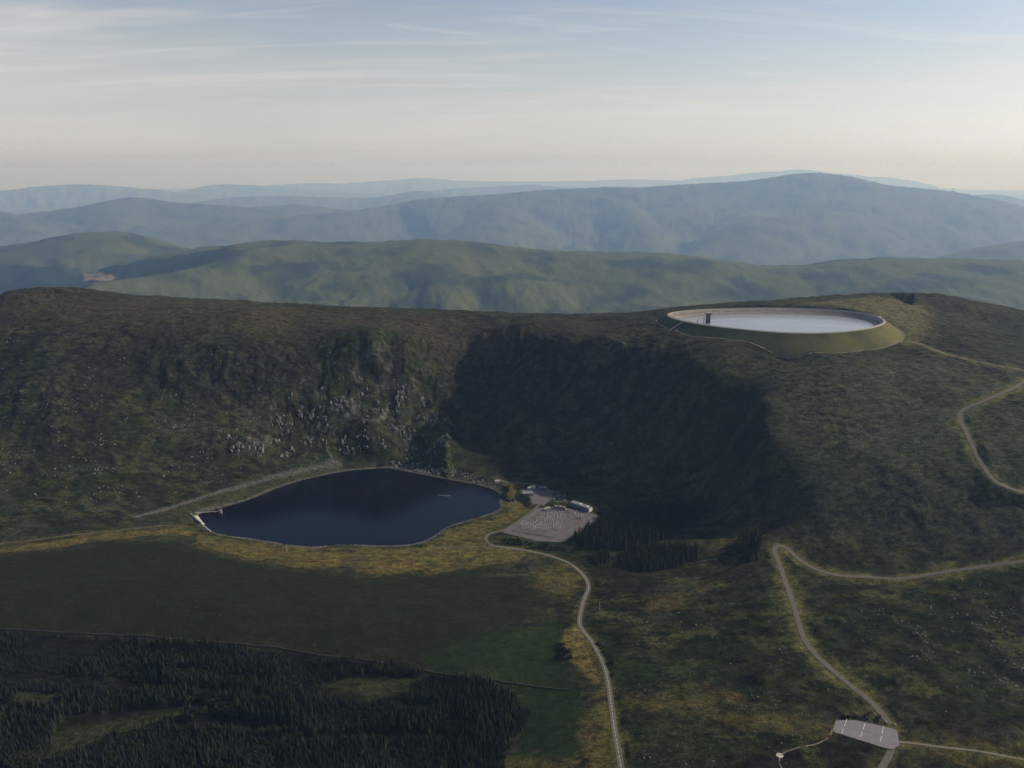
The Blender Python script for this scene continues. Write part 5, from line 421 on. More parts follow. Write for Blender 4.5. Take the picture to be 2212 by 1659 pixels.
att = me.color_attributes.new('cover', 'FLOAT_COLOR', 'POINT')
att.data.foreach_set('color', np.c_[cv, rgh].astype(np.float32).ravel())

# ---------------------------------------------------------------- material helpers
MATS = {}
class NB:
    """small node-tree builder"""
    def __init__(self, name):
        self.m = bpy.data.materials.new(name); self.m.use_nodes = True
        self.t = self.m.node_tree
        self.b = self.t.nodes['Principled BSDF']
        self.pos = None
    def n(self, typ, **kw):
        nd = self.t.nodes.new(typ)
        for k, v in kw.items(): setattr(nd, k, v)
        return nd
    def l(self, a, b): self.t.links.new(a, b)
    def coords(self, what='Object'):
        return self.n('ShaderNodeTexCoord').outputs[what]
    def position(self):
        return self.n('ShaderNodeNewGeometry').outputs['Position']
    def noise(self, vec, scale, detail=3, rough=0.55, stretch=None):
        if stretch:
            mp = self.n('ShaderNodeMapping'); mp.inputs['Scale'].default_value = stretch; self.l(vec, mp.inputs[0]); vec = mp.outputs[0]
        t = self.n('ShaderNodeTexNoise'); t.inputs['Scale'].default_value = scale; t.inputs['Detail'].default_value = detail; t.inputs['Roughness'].default_value = rough
        self.l(vec, t.inputs['Vector']); return t.outputs['Fac']
    def rng(self, v, a, b, c=0.0, d=1.0):
        m = self.n('ShaderNodeMapRange'); self.l(v, m.inputs[0])
        for i, q in enumerate((a, b, c, d)): m.inputs[i + 1].default_value = q
        return m.outputs[0]
    def mix(self, f, a, b, blend='MIX'):
        m = self.n('ShaderNodeMix', data_type='RGBA', blend_type=blend)
        for s, v in (('Factor', f), ('A', a), ('B', b)):
            if isinstance(v, (int, float)): m.inputs[s].default_value = v
            elif isinstance(v, tuple): m.inputs[s].default_value = v + (1,) if len(v) == 3 else v
            else: self.l(v, m.inputs[s])
        return m.outputs['Result']
    def gray(self, v):
        c = self.n('ShaderNodeCombineColor')
        for i in range(3): self.l(v, c.inputs[i])
        return c.outputs[0]
    def bump(self, v, strength, dist):
        b = self.n('ShaderNodeBump'); b.inputs['Strength'].default_value = strength; b.inputs['Distance'].default_value = dist
        self.l(v, b.inputs['Height']); self.l(b.outputs[0], self.b.inputs['Normal'])
    def out(self, col=None, rough=0.9, spec=0.2, metal=0.0):
        if col is not None:
            if isinstance(col, tuple): self.b.inputs['Base Color'].default_value = col + (1,)
            else: self.l(col, self.b.inputs['Base Color'])
        self.b.inputs['Roughness'].default_value = rough
        self.b.inputs['Specular IOR Level'].default_value = spec
        self.b.inputs['Metallic'].default_value = metal
        return self.m

def speckled(name, col, amount=0.35, scale=1.0, rough=0.9, spec=0.2, bump=0.0, metal=0.0):
    """a plain surface with mottling and wear"""
    k = NB(name); p = k.position()
    f = k.rng(k.noise(p, scale, 5, 0.65), 0.25, 0.75, 1 - amount, 1 + amount)
    c = k.mix(1.0, col, k.gray(f), 'MULTIPLY')
    if bump: k.bump(k.noise(p, scale * 2.3, 4), bump, 0.3)
    MATS[name] = k.out(c, rough, spec, metal)
    return MATS[name]

k = NB('moor'); p = k.position()
vc = k.n('ShaderNodeVertexColor', layer_name='cover'); at = vc.outputs['Color']; ra = vc.outputs['Alpha']
fine = k.noise(p, 0.42, 5, 0.7)
tuft = k.noise(p, 0.11, 4, 0.62, (0.7, 1.2, 1.0))
f1 = k.rng(fine, 0.30, 0.70, 0.25, 1.8)
f2 = k.rng(tuft, 0.32, 0.68, 0.45, 1.6)
c = k.mix(ra, at, k.mix(1.0, at, k.gray(f1), 'MULTIPLY')); c = k.mix(ra, c, k.mix(1.0, c, k.gray(f2), 'MULTIPLY'))
hue = k.noise(p, 0.035, 3)
c = k.mix(k.rng(hue, 0.42, 0.68, 0, 0.45), c, k.mix(1.0, c, (0.85, 1.18, 0.70), 'MULTIPLY'))
h = k.n('ShaderNodeMath', operation='ADD'); k.l(fine, h.inputs[0]); k.l(tuft, h.inputs[1])
k.bump(h.outputs[0], 0.9, 2.6)
moor = k.out(c, 1.0, 0.05)
me.materials.append(moor)

# ---------------------------------------------------------------- water
def sheet(name, pts, z, mat):
    m = bpy.data.meshes.new(name)
    n = len(pts)
    m.from_pydata([(p[0], p[1], z) for p in pts], [], [list(range(n))]); m.update()
    bm = bmesh.new(); bm.from_mesh(m); bmesh.ops.recalc_face_normals(bm, faces=bm.faces)
    for f in bm.faces:
        if f.normal.z < 0: f.normal_flip()
    bm.to_mesh(m); bm.free()
    m.materials.append(mat)
    o = bpy.data.objects.new(name, m); COL.objects.link(o); o['kind'] = 'structure'
    return o
def offset_ring(P, d):
    """closed outline moved outwards by d"""
    P = np.array(P)[:, :2]; n = np.roll(P, -1, 0) - np.roll(P, 1, 0)
    nrm = np.c_[n[:, 1], -n[:, 0]]; nrm /= np.linalg.norm(nrm, axis=1)[:, None]
    area = 0.5 * np.sum(P[:, 0] * np.roll(P[:, 1], -1) - np.roll(P[:, 0], -1) * P[:, 1])
    return P + nrm * (d if area > 0 else -d)
k = NB('lake_water'); p = k.position()
k.bump(k.noise(p, 0.35, 4, 0.6, (0.6, 1.0, 1)), 0.22, 0.25)
water = k.out((0.004, 0.005, 0.009), 0.09, 0.26); k.b.inputs['IOR'].default_value = 1.33
sheet('lake', offset_ring(LAKE, 1.2), 0.0, water)

# ---------------------------------------------------------------- object helpers
rng = np.random.default_rng(7)
rnd = random.Random(7)
def H1(x, y): return float(height(np.array([x]), np.array([y]))[0])

class MB:
    """collects shapes; build() links them as one mesh object"""
    def __init__(self): self.v = []; self.f = []; self.mi = []
    def add(self, vs, fs, mi=0):
        o = len(self.v); self.v += [tuple(map(float, q)) for q in vs]; self.f += [tuple(o + i for i in q) for q in fs]; self.mi += [mi] * len(fs)
        return self
    def box(self, c, s, rz=0.0, mi=0, taper=1.0):
        cx, cy, cz = c; hx, hy, hz = s[0] / 2, s[1] / 2, s[2] / 2; ca, sa = math.cos(rz), math.sin(rz); vs = []
        for z, t in ((-hz, 1.0), (hz, taper)):
            for x, y in ((-hx, -hy), (hx, -hy), (hx, hy), (-hx, hy)):
                vs.append((cx + (x * ca - y * sa) * t, cy + (x * sa + y * ca) * t, cz + z))
        return self.add(vs, [(3, 2, 1, 0), (4, 5, 6, 7), (0, 1, 5, 4), (1, 2, 6, 5), (2, 3, 7, 6), (3, 0, 4, 7)], mi)
    def tube(self, a, b, r0, r1=None, n=8, mi=0):
        r1 = r0 if r1 is None else r1
        a, b = Vector(a), Vector(b); q = (b - a).to_track_quat('Z', 'Y'); vs = []
        for p, r in ((a, r0), (b, r1)):
            for i in range(n):
                w = q @ Vector((math.cos(2 * math.pi * i / n) * r, math.sin(2 * math.pi * i / n) * r, 0)); vs.append(p + w)
        fs = [(i, (i + 1) % n, n + (i + 1) % n, n + i) for i in range(n)] + [tuple(range(n))[::-1], tuple(range(n, 2 * n))]
        return self.add(vs, fs, mi)
    def lathe(self, c, prof, n=12, mi=0):
        vs = []; cx, cy, cz = c
        for r, z in prof:
            for i in range(n): vs.append((cx + math.cos(2 * math.pi * i / n) * r, cy + math.sin(2 * math.pi * i / n) * r, cz + z))
        fs = [(j * n + i, j * n + (i + 1) % n, (j + 1) * n + (i + 1) % n, (j + 1) * n + i) for j in range(len(prof) - 1) for i in range(n)]
        fs += [tuple(range(n))[::-1], tuple(range((len(prof) - 1) * n, len(prof) * n))]
        return self.add(vs, fs, mi)
    def ring(self, rows, closed=True, mi=0):
        """quads between rows of points (each row the same length)"""
        n = len(rows[0]); vs = [p for r in rows for p in r]; m = n if closed else n - 1
        return self.add(vs, [(j * n + i, j * n + (i + 1) % n, (j + 1) * n + (i + 1) % n, (j + 1) * n + i) for j in range(len(rows) - 1) for i in range(m)], mi)
    def build(self, name, mats, parent=None, smooth=False, loc=None):
        m = bpy.data.meshes.new(name)
        off = Vector(loc) if loc is not None else Vector((0, 0, 0))
        m.from_pydata([tuple(Vector(q) - off) for q in self.v], [], self.f)
        mats = mats if isinstance(mats, (list, tuple)) else [mats]
        for q in mats: m.materials.append(q)
        if len(mats) > 1: m.polygons.foreach_set('material_index', self.mi)
        if smooth: m.polygons.foreach_set('use_smooth', [True] * len(m.polygons))
        m.update()
        bm = bmesh.new(); bm.from_mesh(m); bmesh.ops.recalc_face_normals(bm, faces=bm.faces); bm.to_mesh(m); bm.free()
        o = bpy.data.objects.new(name, m); COL.objects.link(o)
        if parent: o.parent = parent
        elif loc is not None: o.location = loc
        return o

def tag(o, label, cat, group=None):
    o['label'] = label; o['category'] = cat
    if group: o['group'] = group
    return o
def thing(name, label, cat, loc, rz=0.0, group=None):
    o = bpy.data.objects.new(name, None); COL.objects.link(o); o.location = loc; o.rotation_euler = (0, 0, rz); o.empty_display_size = 1.0
    return tag(o, label, cat, group)
def copy_thing(root, loc, rz=0.0, scale=(1, 1, 1), label=None, group=None):
    r = root.copy(); COL.objects.link(r); r.location = loc; r.rotation_euler = (0, 0, rz); r.scale = scale
    if label: r['label'] = label
    if group: r['group'] = group
    for ch in root.children:
        c = ch.copy(); COL.objects.link(c); c.parent = r
        for g in ch.children:
            d = g.copy(); COL.objects.link(d); d.parent = c
    return r

def resample(P, step):
    P = np.array(P, float); s = np.r_[0, np.cumsum(np.hypot(*(np.diff(P[:, :2], axis=0).T)))]
    t = np.linspace(0, s[-1], max(2, int(round(s[-1] / step)) + 1))
    return np.stack([np.interp(t, s, P[:, k]) for k in range(P.shape[1])], 1)
def smooth_path(P, it=3):
    P = np.array(P, float)
    for _ in range(it): P[1:-1] = (P[:-2] + 2 * P[1:-1] + P[2:]) / 4
    return P
def side(P):
    t = np.gradient(P[:, :2], axis=0); t /= np.linalg.norm(t, axis=1)[:, None] + 1e-9
    return np.c_[-t[:, 1], t[:, 0]]

# ---------------------------------------------------------------- materials
k = NB('asphalt'); p = k.position()
c = k.mix(k.rng(k.noise(p, 0.25, 5, 0.7), 0.3, 0.7), (0.085, 0.076, 0.062), (0.155, 0.138, 0.110))
k.bump(k.noise(p, 6, 3), 0.3, 0.02); ASPH = k.out(c, 0.92, 0.2)
k = NB('gravel_track'); p = k.position()
c = k.mix(k.rng(k.noise(p, 0.35, 5, 0.75), 0.3, 0.7), (0.12, 0.10, 0.07), (0.26, 0.22, 0.16)); k.bump(k.noise(p, 3, 3), 0.4, 0.05); TRACK = k.out(c, 0.95, 0.1)
k = NB('worn_track'); p = k.position()
c = k.mix(k.rng(k.noise(p, 0.35, 5, 0.75), 0.3, 0.7), (0.07, 0.062, 0.038), (0.19, 0.16, 0.11)); FAINT = k.out(c, 0.95, 0.1)
k = NB('car_park_tarmac'); p = k.position()
c = k.mix(k.rng(k.noise(p, 0.3, 5, 0.7), 0.3, 0.7), (0.175, 0.155, 0.16), (0.235, 0.21, 0.215)); TARMAC = k.out(c, 0.9, 0.2)
k = NB('yard_gravel'); p = k.position()
c = k.mix(k.rng(k.noise(p, 0.12, 6, 0.75), 0.3, 0.7), (0.105, 0.095, 0.095), (0.175, 0.16, 0.16)); YARD = k.out(c, 0.95, 0.1)
PAINT = speckled('white_paint', (0.74, 0.72, 0.67), 0.25, 1.5)
PALE = speckled('pale_stone', (0.50, 0.46, 0.39), 0.4, 0.9, bump=0.3)
CONC = speckled('concrete', (0.36, 0.33, 0.285), 0.35, 0.35, bump=0.2)
DARKC = speckled('dark_concrete', (0.10, 0.085, 0.075), 0.35, 0.5)
STEEL = speckled('galvanised_steel', (0.33, 0.34, 0.35), 0.2, 2.0, 0.5, 0.5, 0, 0.4)
DSTEEL = speckled('dark_steel', (0.06, 0.06, 0.065), 0.3, 2.0, 0.6, 0.4)
PORC = speckled('porcelain', (0.62, 0.58, 0.53), 0.15, 2.0, 0.3, 0.5)
RUST = speckled('red_oxide', (0.22, 0.075, 0.05), 0.3, 1.0)
WALLW = speckled('white_render', (0.66, 0.65, 0.62), 0.15, 0.5)
WALLG = speckled('grey_cladding', (0.15, 0.155, 0.17), 0.25, 0.4, 0.6, 0.4)
ROOFG = speckled('roof_felt', (0.20, 0.21, 0.23), 0.25, 0.5, 0.7, 0.3)
GLASS = speckled('window_glass', (0.02, 0.025, 0.03), 0.1, 1.0, 0.06, 0.6)
WOOD = speckled('grey_wood', (0.30, 0.26, 0.20), 0.3, 1.2)
TYRE = speckled('tyre_rubber', (0.02, 0.02, 0.02), 0.2, 3.0)
k = NB('granite'); p = k.position()
f = k.noise(p, 0.8, 6, 0.75)
c = k.mix(k.rng(f, 0.32, 0.62), (0.07, 0.067, 0.06), (0.27, 0.26, 0.24)); c = k.mix(k.rng(k.noise(p, 0.25, 3), 0.55, 0.75, 0, 0.6), c, (0.10, 0.105, 0.06))
k.bump(f, 0.6, 0.4); ROCK = k.out(c, 0.95, 0.1)
k = NB('bank_grass'); p = k.position()
f = k.noise(p, 0.35, 5, 0.7); g = k.noise(p, 0.012, 3, 0.6)
sx = k.n('ShaderNodeSeparateXYZ'); k.l(p, sx.inputs[0]); dry_lit = k.n('ShaderNodeMath', operation='ADD'); k.l(k.rng(sx.outputs['X'], 540, 800, 0.0, 0.8), dry_lit.inputs[0]); k.l(k.rng(g, 0.35, 0.65, -0.3, 0.35), dry_lit.inputs[1]); dry_lit.use_clamp = True  # yellows rightward: drier grass, with shaded left and sunlit right painted in
c = k.mix(dry_lit.outputs[0], (0.052, 0.060, 0.031), (0.150, 0.138, 0.052)); c = k.mix(1.0, c, k.gray(k.rng(f, 0.3, 0.7, 0.65, 1.3)), 'MULTIPLY'); k.bump(f, 0.4, 0.6); BANK = k.out(c, 1.0, 0.05)
k = NB('asphalt_lining'); p = k.position()
f = k.noise(p, 0.06, 5, 0.7, (1, 1, 6)); c = k.mix(k.rng(f, 0.3, 0.7), (0.17, 0.145, 0.13), (0.34, 0.295, 0.26)); LINING = k.out(c, 0.85, 0.2)
def leafy(name, a, b, var=0.5):
    k = NB(name); p = k.position()
    oi = k.n('ShaderNodeObjectInfo').outputs['Random']
    c = k.mix(oi, a, b); c = k.mix(1.0, c, k.gray(k.rng(k.noise(p, 1.3, 3), 0.3, 0.7, 1 - var, 1 + var)), 'MULTIPLY')
    return k.out(c, 0.9, 0.1)
NEEDLE = leafy('spruce_needles', (0.008, 0.015, 0.009), (0.027, 0.033, 0.015))
LEAF = leafy('bush_leaves', (0.022, 0.032, 0.014), (0.045, 0.048, 0.021))
BARK = speckled('bark', (0.07, 0.055, 0.042), 0.3, 2.0)

# ---------------------------------------------------------------- roads, tracks, pads
def ribbon(name, P, width, lift, mat, parent=None, skirt=0.6, wob=0.0):
    P = smooth_path(resample(P, 4.0), 3); n = side(P); mb = MB()
    w = width / 2 * (1 + wob * np.array([gnoise(np.array([i * 0.37]), np.array([width]), 5)[0] for i in range(len(P))]))[:, None] if wob else width / 2
    l = P[:, :2] + n * w; r = P[:, :2] - n * w; z = P[:, 2] + lift
    rows = []
    if skirt: rows.append(np.c_[l, z - skirt])
    rows += [np.c_[l, z], np.c_[P[:, :2], z + 0.03], np.c_[r, z]]
    if skirt: rows.append(np.c_[r, z - skirt])
    mb.ring([list(map(tuple, q)) for q in rows], closed=False)
    return mb.build(name, mat, parent)
road_names = {'lake_road': 'road', 'yard_loop': 'service_road', 'shore_track': 'shore_track', 'hill_road': 'hill_road', 'upper_road': 'upper_hill_road', 'toe_track': 'embankment_track', 'car_park_exit': 'car_park_road', 'peat_track': 'moor_track'}
ROAD = {}
for rd in ROADS:
    o = ribbon(road_names[rd['name']], rd['p'], rd['width'], 0.12, FAINT if rd.get('faint') else TRACK if rd.get('track') else ASPH, wob=0.25 if rd.get('track') else 0.06)
    o['kind'] = 'structure'; ROAD[rd['name']] = (o, np.array(rd['p']))
o, P = ROAD['lake_road']
cl_mb = MB(); Q = smooth_path(resample(P, 2.0), 4); nn_ = side(Q)
for i in range(0, len(Q) - 3, 3):          # dashed centre line
    seg = Q[i:i + 3]; ns_ = nn_[i:i + 3]
    cl_mb.ring([list(map(tuple, np.c_[seg[:, :2] + ns_ * 0.16, seg[:, 2] + 0.165])), list(map(tuple, np.c_[seg[:, :2] - ns_ * 0.16, seg[:, 2] + 0.165]))], closed=False)
cl_mb.build('centre_line', PAINT, o)

def pad(name, key, mat, lift):
    pd = [q for q in PADS if q['name'] == key][0]; P = np.array(pd['p']); mb = MB()
    P = resample(np.vstack([P, P[:1]]), 6.0)[:-1]
    P = P + 0.5 * np.c_[gnoise(P[:, 0] / 5, P[:, 1] / 5, 3), gnoise(P[:, 0] / 5, P[:, 1] / 5, 4)]
    n = len(P); mb.add([(q[0], q[1], pd['z'] + lift) for q in P], [tuple(range(n))])
    o = mb.build(name, mat); o['kind'] = 'structure'
    for pl in o.data.polygons:
        if pl.normal.z < 0: o.data.flip_normals(); break
    return o, pd['z'] + lift
yard, YZ = pad('switchyard_gravel', 'switchyard', YARD, 0.02)
park, PZ = pad('car_park', 'carpark', TARMAC, 0.155)
fore, FZ = pad('forecourt', 'forecourt', YARD, 0.02)

# car park: raised kerb dividers in short lengths, seams, bay lines
D = np.array(PLACES['car_park_dividers'])
kb = MB().box((0, 0, 0.09), (3.4, 0.55, 0.22)).build('kerb', PAINT, park); first = True
for a, b in ((0, 1), (2, 3), (4, 5)):
    A, B = D[a][:2], D[b][:2]; L_ = np.hypot(*(B - A)); ang = math.atan2(B[1] - A[1], B[0] - A[0]); n = int(L_ / 4.2)
    for i in range(n):
        q = A + (B - A) * ((i + 0.5) / n)
        if i == n // 2: continue
        o = kb if first else kb.copy()
        if not first: COL.objects.link(o); o.parent = park
        first = False
        o.location = (q[0], q[1], PZ); o.rotation_euler = (0, 0, ang)
S = np.array(PLACES['car_park_seam'])
for a, b in ((0, 1), (1, 2)):
    A, B = S[a][:2], S[b][:2]; ang = math.atan2(B[1] - A[1], B[0] - A[0]); q = (A + B) / 2
    MB().box((q[0], q[1], PZ + 0.006), (np.hypot(*(B - A)) * 0.9, 0.35, 0.012), ang).build('drain_channel', DARKC, park)
# foot path to the viewpoint
fp = np.array(PLACES['footpath']); fp = resample(smooth_path(resample(fp, 3.0), 4), 3.0); fp[:, 2] = height(fp[:, 0], fp[:, 1]) + 0.12
o = ribbon('footpath', fp, 1.4, 0.1, TRACK, wob=0.3); o['kind'] = 'structure'
vx, vy, vz = PLACES['viewpoint'][0]; vz = H1(vx, vy)
vp = thing('viewpoint_platform', 'small pale round stone platform at the end of the footpath below the car park', 'platform', (vx, vy, vz))
MB().lathe((0, 0, -0.6), [(3.4, 0), (3.4, 0.9), (3.2, 1.0), (0.2, 1.02)], 18).build('paving', PALE, vp)
MB().box((1.6, 0.6, 0.7), (2.0, 0.6, 0.5), 0.5).build('seat', PALE, vp)
MB().box((-0.6, 1.5, 0.9), (1.3, 0.25, 1.1), 0.2).build('plaque_stand', PALE, vp)
# gate stones where the hill road leaves the car park
ga, gb = [np.array(q) for q in PLACES['gate']]
gt = thing('road_gate', 'pale stone gate piers across the road above the car park', 'gate', (ga[0], ga[1], H1(ga[0], ga[1])))
dv = gb - ga; gl_ = np.hypot(dv[0], dv[1]); gang = math.atan2(dv[1], dv[0])
for t_ in (0.05, 0.95):
    q = dv * t_; MB().box((q[0], q[1], 0.8), (1.5, 1.3, 2.4), gang, taper=0.85).build('pier', PALE, gt)
for t_ in (0.3, 0.7):
    q = dv * t_; MB().box((q[0], q[1], 1.0), (gl_ * 0.36, 0.12, 0.16), gang).box((q[0], q[1], 0.55), (gl_ * 0.36, 0.12, 0.12), gang).build('bar', STEEL, gt)

# ---------------------------------------------------------------- upper reservoir
CR = np.array(CREST); area = 0.5 * np.sum(CR[:, 0] * np.roll(CR[:, 1], -1) - np.roll(CR[:, 0], -1) * CR[:, 1])
if area < 0: CR = CR[::-1]
cen = CR.mean(0)
emb = thing('reservoir_embankment', 'oval grassy embankment ring holding the pale upper reservoir on the plateau', 'embankment', (cen[0], cen[1], 0))
def rr(d, z): return [(q[0] - cen[0], q[1] - cen[1], z) for q in offset_ring(CR, d)]
mb = MB(); mb.ring([rr(3.2, CREST_Z - 0.2), rr(14, CREST_Z - 7.4), rr(30, CREST_Z - 18), rr(48, CREST_Z - 30), rr(60, CREST_Z - 39)]); mb.build('bank', BANK, emb, smooth=True)
mb = MB(); mb.ring([rr(3.25, CREST_Z - 0.4), rr(3.25, CREST_Z), rr(-1.2, CREST_Z), rr(-1.2, CREST_Z - 0.4)]); mb.build('crest_road', CONC, emb)
mb = MB(); mb.ring([rr(-1.25, CREST_Z - 0.3), rr(-1.25, CREST_Z + 1.1), rr(-1.75, CREST_Z + 1.1), rr(-1.75, CREST_Z - 0.3)]); mb.build('wave_wall', PALE, emb)
zt, dt = CREST_Z - 0.1, -1.8
for i in range(5):                          # lining laid in long level strips, each a little proud of the next
    z2 = zt - 3.3; d2 = dt - 3.3 * 1.55
    mb = MB(); mb.ring([rr(dt, zt), rr(d2, z2), rr(d2 - 0.55, z2)]); mb.build('lining_strip', LINING if i % 2 == 0 else speckled('lining_%s' % 'abcde'[i], (0.20, 0.165, 0.15), 0.4, 0.08, 0.85), emb)
    zt, dt = z2, d2 - 0.55
WZ = CREST_Z - 11.0
# path along the toe of the bank, where it meets the moor
toe = []
for i in range(len(CR)):
    n_ = offset_ring(CR, 1.0)[i] - CR[i]
    if n_[1] > 0.35: continue
    ds = np.arange(5.0, 60.0, 0.5); q = CR[i][None] + n_[None] * ds[:, None]; hz = height(q[:, 0], q[:, 1]); hit_ = np.nonzero(hz > CREST_Z - 0.2 - (ds - 3.2) * 0.675)[0]
    k_ = hit_[0] if len(hit_) else len(ds) - 1
    p_ = CR[i] + n_ * (ds[k_] + 2.2); toe.append((math.atan2(p_[0] - cen[0], cen[1] - p_[1]), p_[0], p_[1]))
toe.sort(); toe = np.array([(q[1], q[2], 0.0) for q in toe]); toe = smooth_path(toe, 4); toe = resample(toe, 4.0); toe[:, 2] = height(toe[:, 0], toe[:, 1]); toe = smooth_path(toe, 2)
tp = ribbon('toe_path', toe, 3.6, 0.6, TRACK, skirt=1.6, wob=0.3); tp['kind'] = 'structure'
k = NB('reservoir_water'); p = k.position(); k.bump(k.noise(p, 0.5, 4, 0.6), 0.25, 0.12)
rw = k.out((0.30, 0.31, 0.34), 0.16, 0.7); k.l(k.rng(k.noise(p, 0.012, 4, 0.6, (0.35, 1.6, 1)), 0.3, 0.7, 0.08, 0.30), k.b.inputs['Roughness']); k.b.inputs['IOR'].default_value = 1.5
sheet('reservoir_water', offset_ring(CR, -14), WZ, rw)
# stair up the bank
tw = np.array(TOWER); br = np.array(BRIDGE)
k_near = int(np.argmin(np.hypot(CR[:, 0] - br[0], CR[:, 1] - br[1]))); nq = offset_ring(CR, 1.0)[k_near] - CR[k_near]
a = CR[k_near] + nq * 3.4; b_ = CR[k_near] + nq * 40 + np.array([-14, 0])
st = MB()
for i in range(26):
    t_ = i / 25; q = a + (b_ - a) * t_; d_ = 3.4 + 36.6 * t_; zb = CREST_Z - 0.2 - (d_ - 3.2) * 0.67
    st.box((q[0] - cen[0], q[1] - cen[1], zb + 0.2), (2.0, 1.9, 0.9), math.atan2(nq[1], nq[0]))
st.build('stair', CONC, emb)
# intake tower and its footbridge
tz = WZ - 8
tower = thing('intake_tower', 'dark square concrete tower standing in the upper reservoir near its left end', 'tower', (tw[0], tw[1], tz), 0.25)
MB().box((0, 0, 13.5), (7.4, 7.4, 27)).build('shaft', DARKC, tower)
MB().box((0, 0, 29.0), (9.0, 9.0, 4.2)).build('head_house', DARKC, tower)
MB().box((0, 0, 31.45), (9.8, 9.8, 0.7)).build('roof_slab', CONC, tower)
MB().box((0, 0, 26.2), (9.4, 9.4, 0.5)).build('gallery', CONC, tower)
for s_ in (-1, 1):
    o = MB().box((s_ * 2.2, -4.52, 29.2), (1.6, 0.1, 1.8)).build('window', GLASS, tower)
    MB().box((-4.52, s_ * 2.2, 29.2), (0.1, 1.6, 1.8)).build('window', GLASS, tower)
e_ = CR[k_near]; dv = e_ - tw; Lb = np.hypot(*dv) - 4.0; ang = math.atan2(dv[1], dv[0]); mid = tw + dv * (0.5 + 2.0 / np.hypot(*dv))
bridge = thing('tower_footbridge', 'pale footbridge on slim piers from reservoir rim to the dark tower', 'footbridge', (mid[0], mid[1], CREST_Z + 0.4), ang)
MB().box((0, 0, 0), (Lb, 3.4, 0.7)).build('deck', PALE, bridge)
for s_ in (-1, 1):
    r_ = MB().box((0, s_ * 1.6, 1.45), (Lb, 0.16, 0.16)).box((0, s_ * 1.6, 0.95), (Lb, 0.1, 0.1))
    for i in range(int(Lb / 3)): r_.box((-Lb / 2 + 1 + i * 3, s_ * 1.6, 0.9), (0.14, 0.14, 1.1))
    r_.build('railing', PALE, bridge)
for t_ in (-0.25, 0.1, 0.38): MB().box((Lb * -t_, 0, -9.6), (1.3, 2.2, 18.4)).build('pier', CONC, bridge)
hx, hy = offset_ring(CR, -0.5)[int(np.argmin(np.hypot(CR[:, 0] - PLACES['reservoir_hut'][0][0], CR[:, 1] - PLACES['reservoir_hut'][0][1])))]
hut = thing('gauge_hut', 'tiny white hut on the right end of the reservoir rim', 'hut', (hx, hy, CREST_Z), 0.6)
MB().box((0, 0, 1.9), (5.5, 3.6, 3.8)).build('wall', WALLW, hut); MB().box((0, 0, 3.95), (6.1, 4.2, 0.3)).build('roof', ROOFG, hut); MB().box((0.8, -1.82, 1.1), (1.0, 0.08, 2.0)).build('door', DSTEEL, hut)

# ---------------------------------------------------------------- switchyard
def rot2(v, a): return np.array([v[0] * math.cos(a) - v[1] * math.sin(a), v[0] * math.sin(a) + v[1] * math.cos(a)])
posts = np.array(PLACES['insulator_posts'])
lab = 'pale insulator post on a steel pedestal among the rows in the grey switchyard'
p0 = thing('insulator_post', lab, 'insulator', (posts[0][0], posts[0][1], YZ), 0, 'insulator posts in the switchyard')
MB().box((0, 0, 0.15), (1.0, 1.0, 0.3)).tube((0, 0, 0.3), (0, 0, 2.6), 0.16, 0.14, 6).box((0, 0, 2.65), (0.7, 0.7, 0.12)).build('pedestal', STEEL, p0)
prof = [(0.12, 0)]
for i in range(6): prof += [(0.42, 0.12 + i * 0.36), (0.22, 0.26 + i * 0.36)]
prof += [(0.5, 2.4), (0.5, 2.7), (0.12, 2.8)]
MB().lathe((0, 0, 2.7), prof, 8).build('insulator', PORC, p0)
def nth_(i): return ('%d' % i) + ('th' if 10 < i % 100 < 14 else {1: 'st', 2: 'nd', 3: 'rd'}.get(i % 10, 'th'))
pi_ = 0
for row_, cnt_ in enumerate(POST_ROWS):
    for c_ in range(cnt_):
        q = posts[pi_]; o = p0 if pi_ == 0 else copy_thing(p0, (q[0], q[1], YZ), 0, (1, 1, 0.8 + 0.5 * rnd.random()))
        o['label'] = ('pale insulator post, %s from left in the %s row from the far side' % (nth_(c_ + 1), nth_(row_ + 1))) if row_ < 10 else ('pale insulator post in the right hand cluster, %s from left in its %s row' % (nth_(c_ + 1), nth_(row_ - 9)))
        pi_ += 1
bays = np.array(PLACES['bays'])
for i in range(0, len(bays), 2):
    A, B = bays[i][:2], bays[i + 1][:2]; L_ = np.hypot(*(B - A)); n_ = max(2, int(L_ / 16)); w = ('leftmost', 'second', 'third', 'rightmost')[i // 2]
    g = thing('busbar_gantry', 'long steel lattice busbar gantry over the insulator posts, %s of the four' % w, 'gantry', ((A[0] + B[0]) / 2, (A[1] + B[1]) / 2, YZ), math.atan2(B[1] - A[1], B[0] - A[0]), 'busbar gantries in the switchyard')
    for j in range(n_ + 1):
        x_ = -L_ / 2 + L_ * j / n_; lg = MB()
        for s_ in (-1, 1): lg.tube((x_, s_ * 1.3, 0), (x_, s_ * 0.25, 8.4), 0.11, 0.08, 5)
        for z_ in (2, 4.4, 6.6): lg.tube((x_, -1.3 + z_ * 0.125, z_), (x_, 1.3 - z_ * 0.125, z_), 0.06, None, 4)
        lg.build('leg', STEEL, g)
    bm_ = MB()
    for s_ in (-0.3, 0.3): bm_.box((0, s_, 8.5), (L_, 0.12, 0.12))
    for j in range(int(L_ / 2)): bm_.tube((-L_ / 2 + j * 2, -0.3, 8.5), (-L_ / 2 + j * 2 + 1, 0.3, 8.5), 0.05, None, 4)
    bm_.build('beam', STEEL, g)
    for s_ in (-1.8, 1.8): MB().tube((-L_ / 2, s_, 6.2), (L_ / 2, s_, 6.2), 0.09, None, 6).build('busbar', STEEL, g)
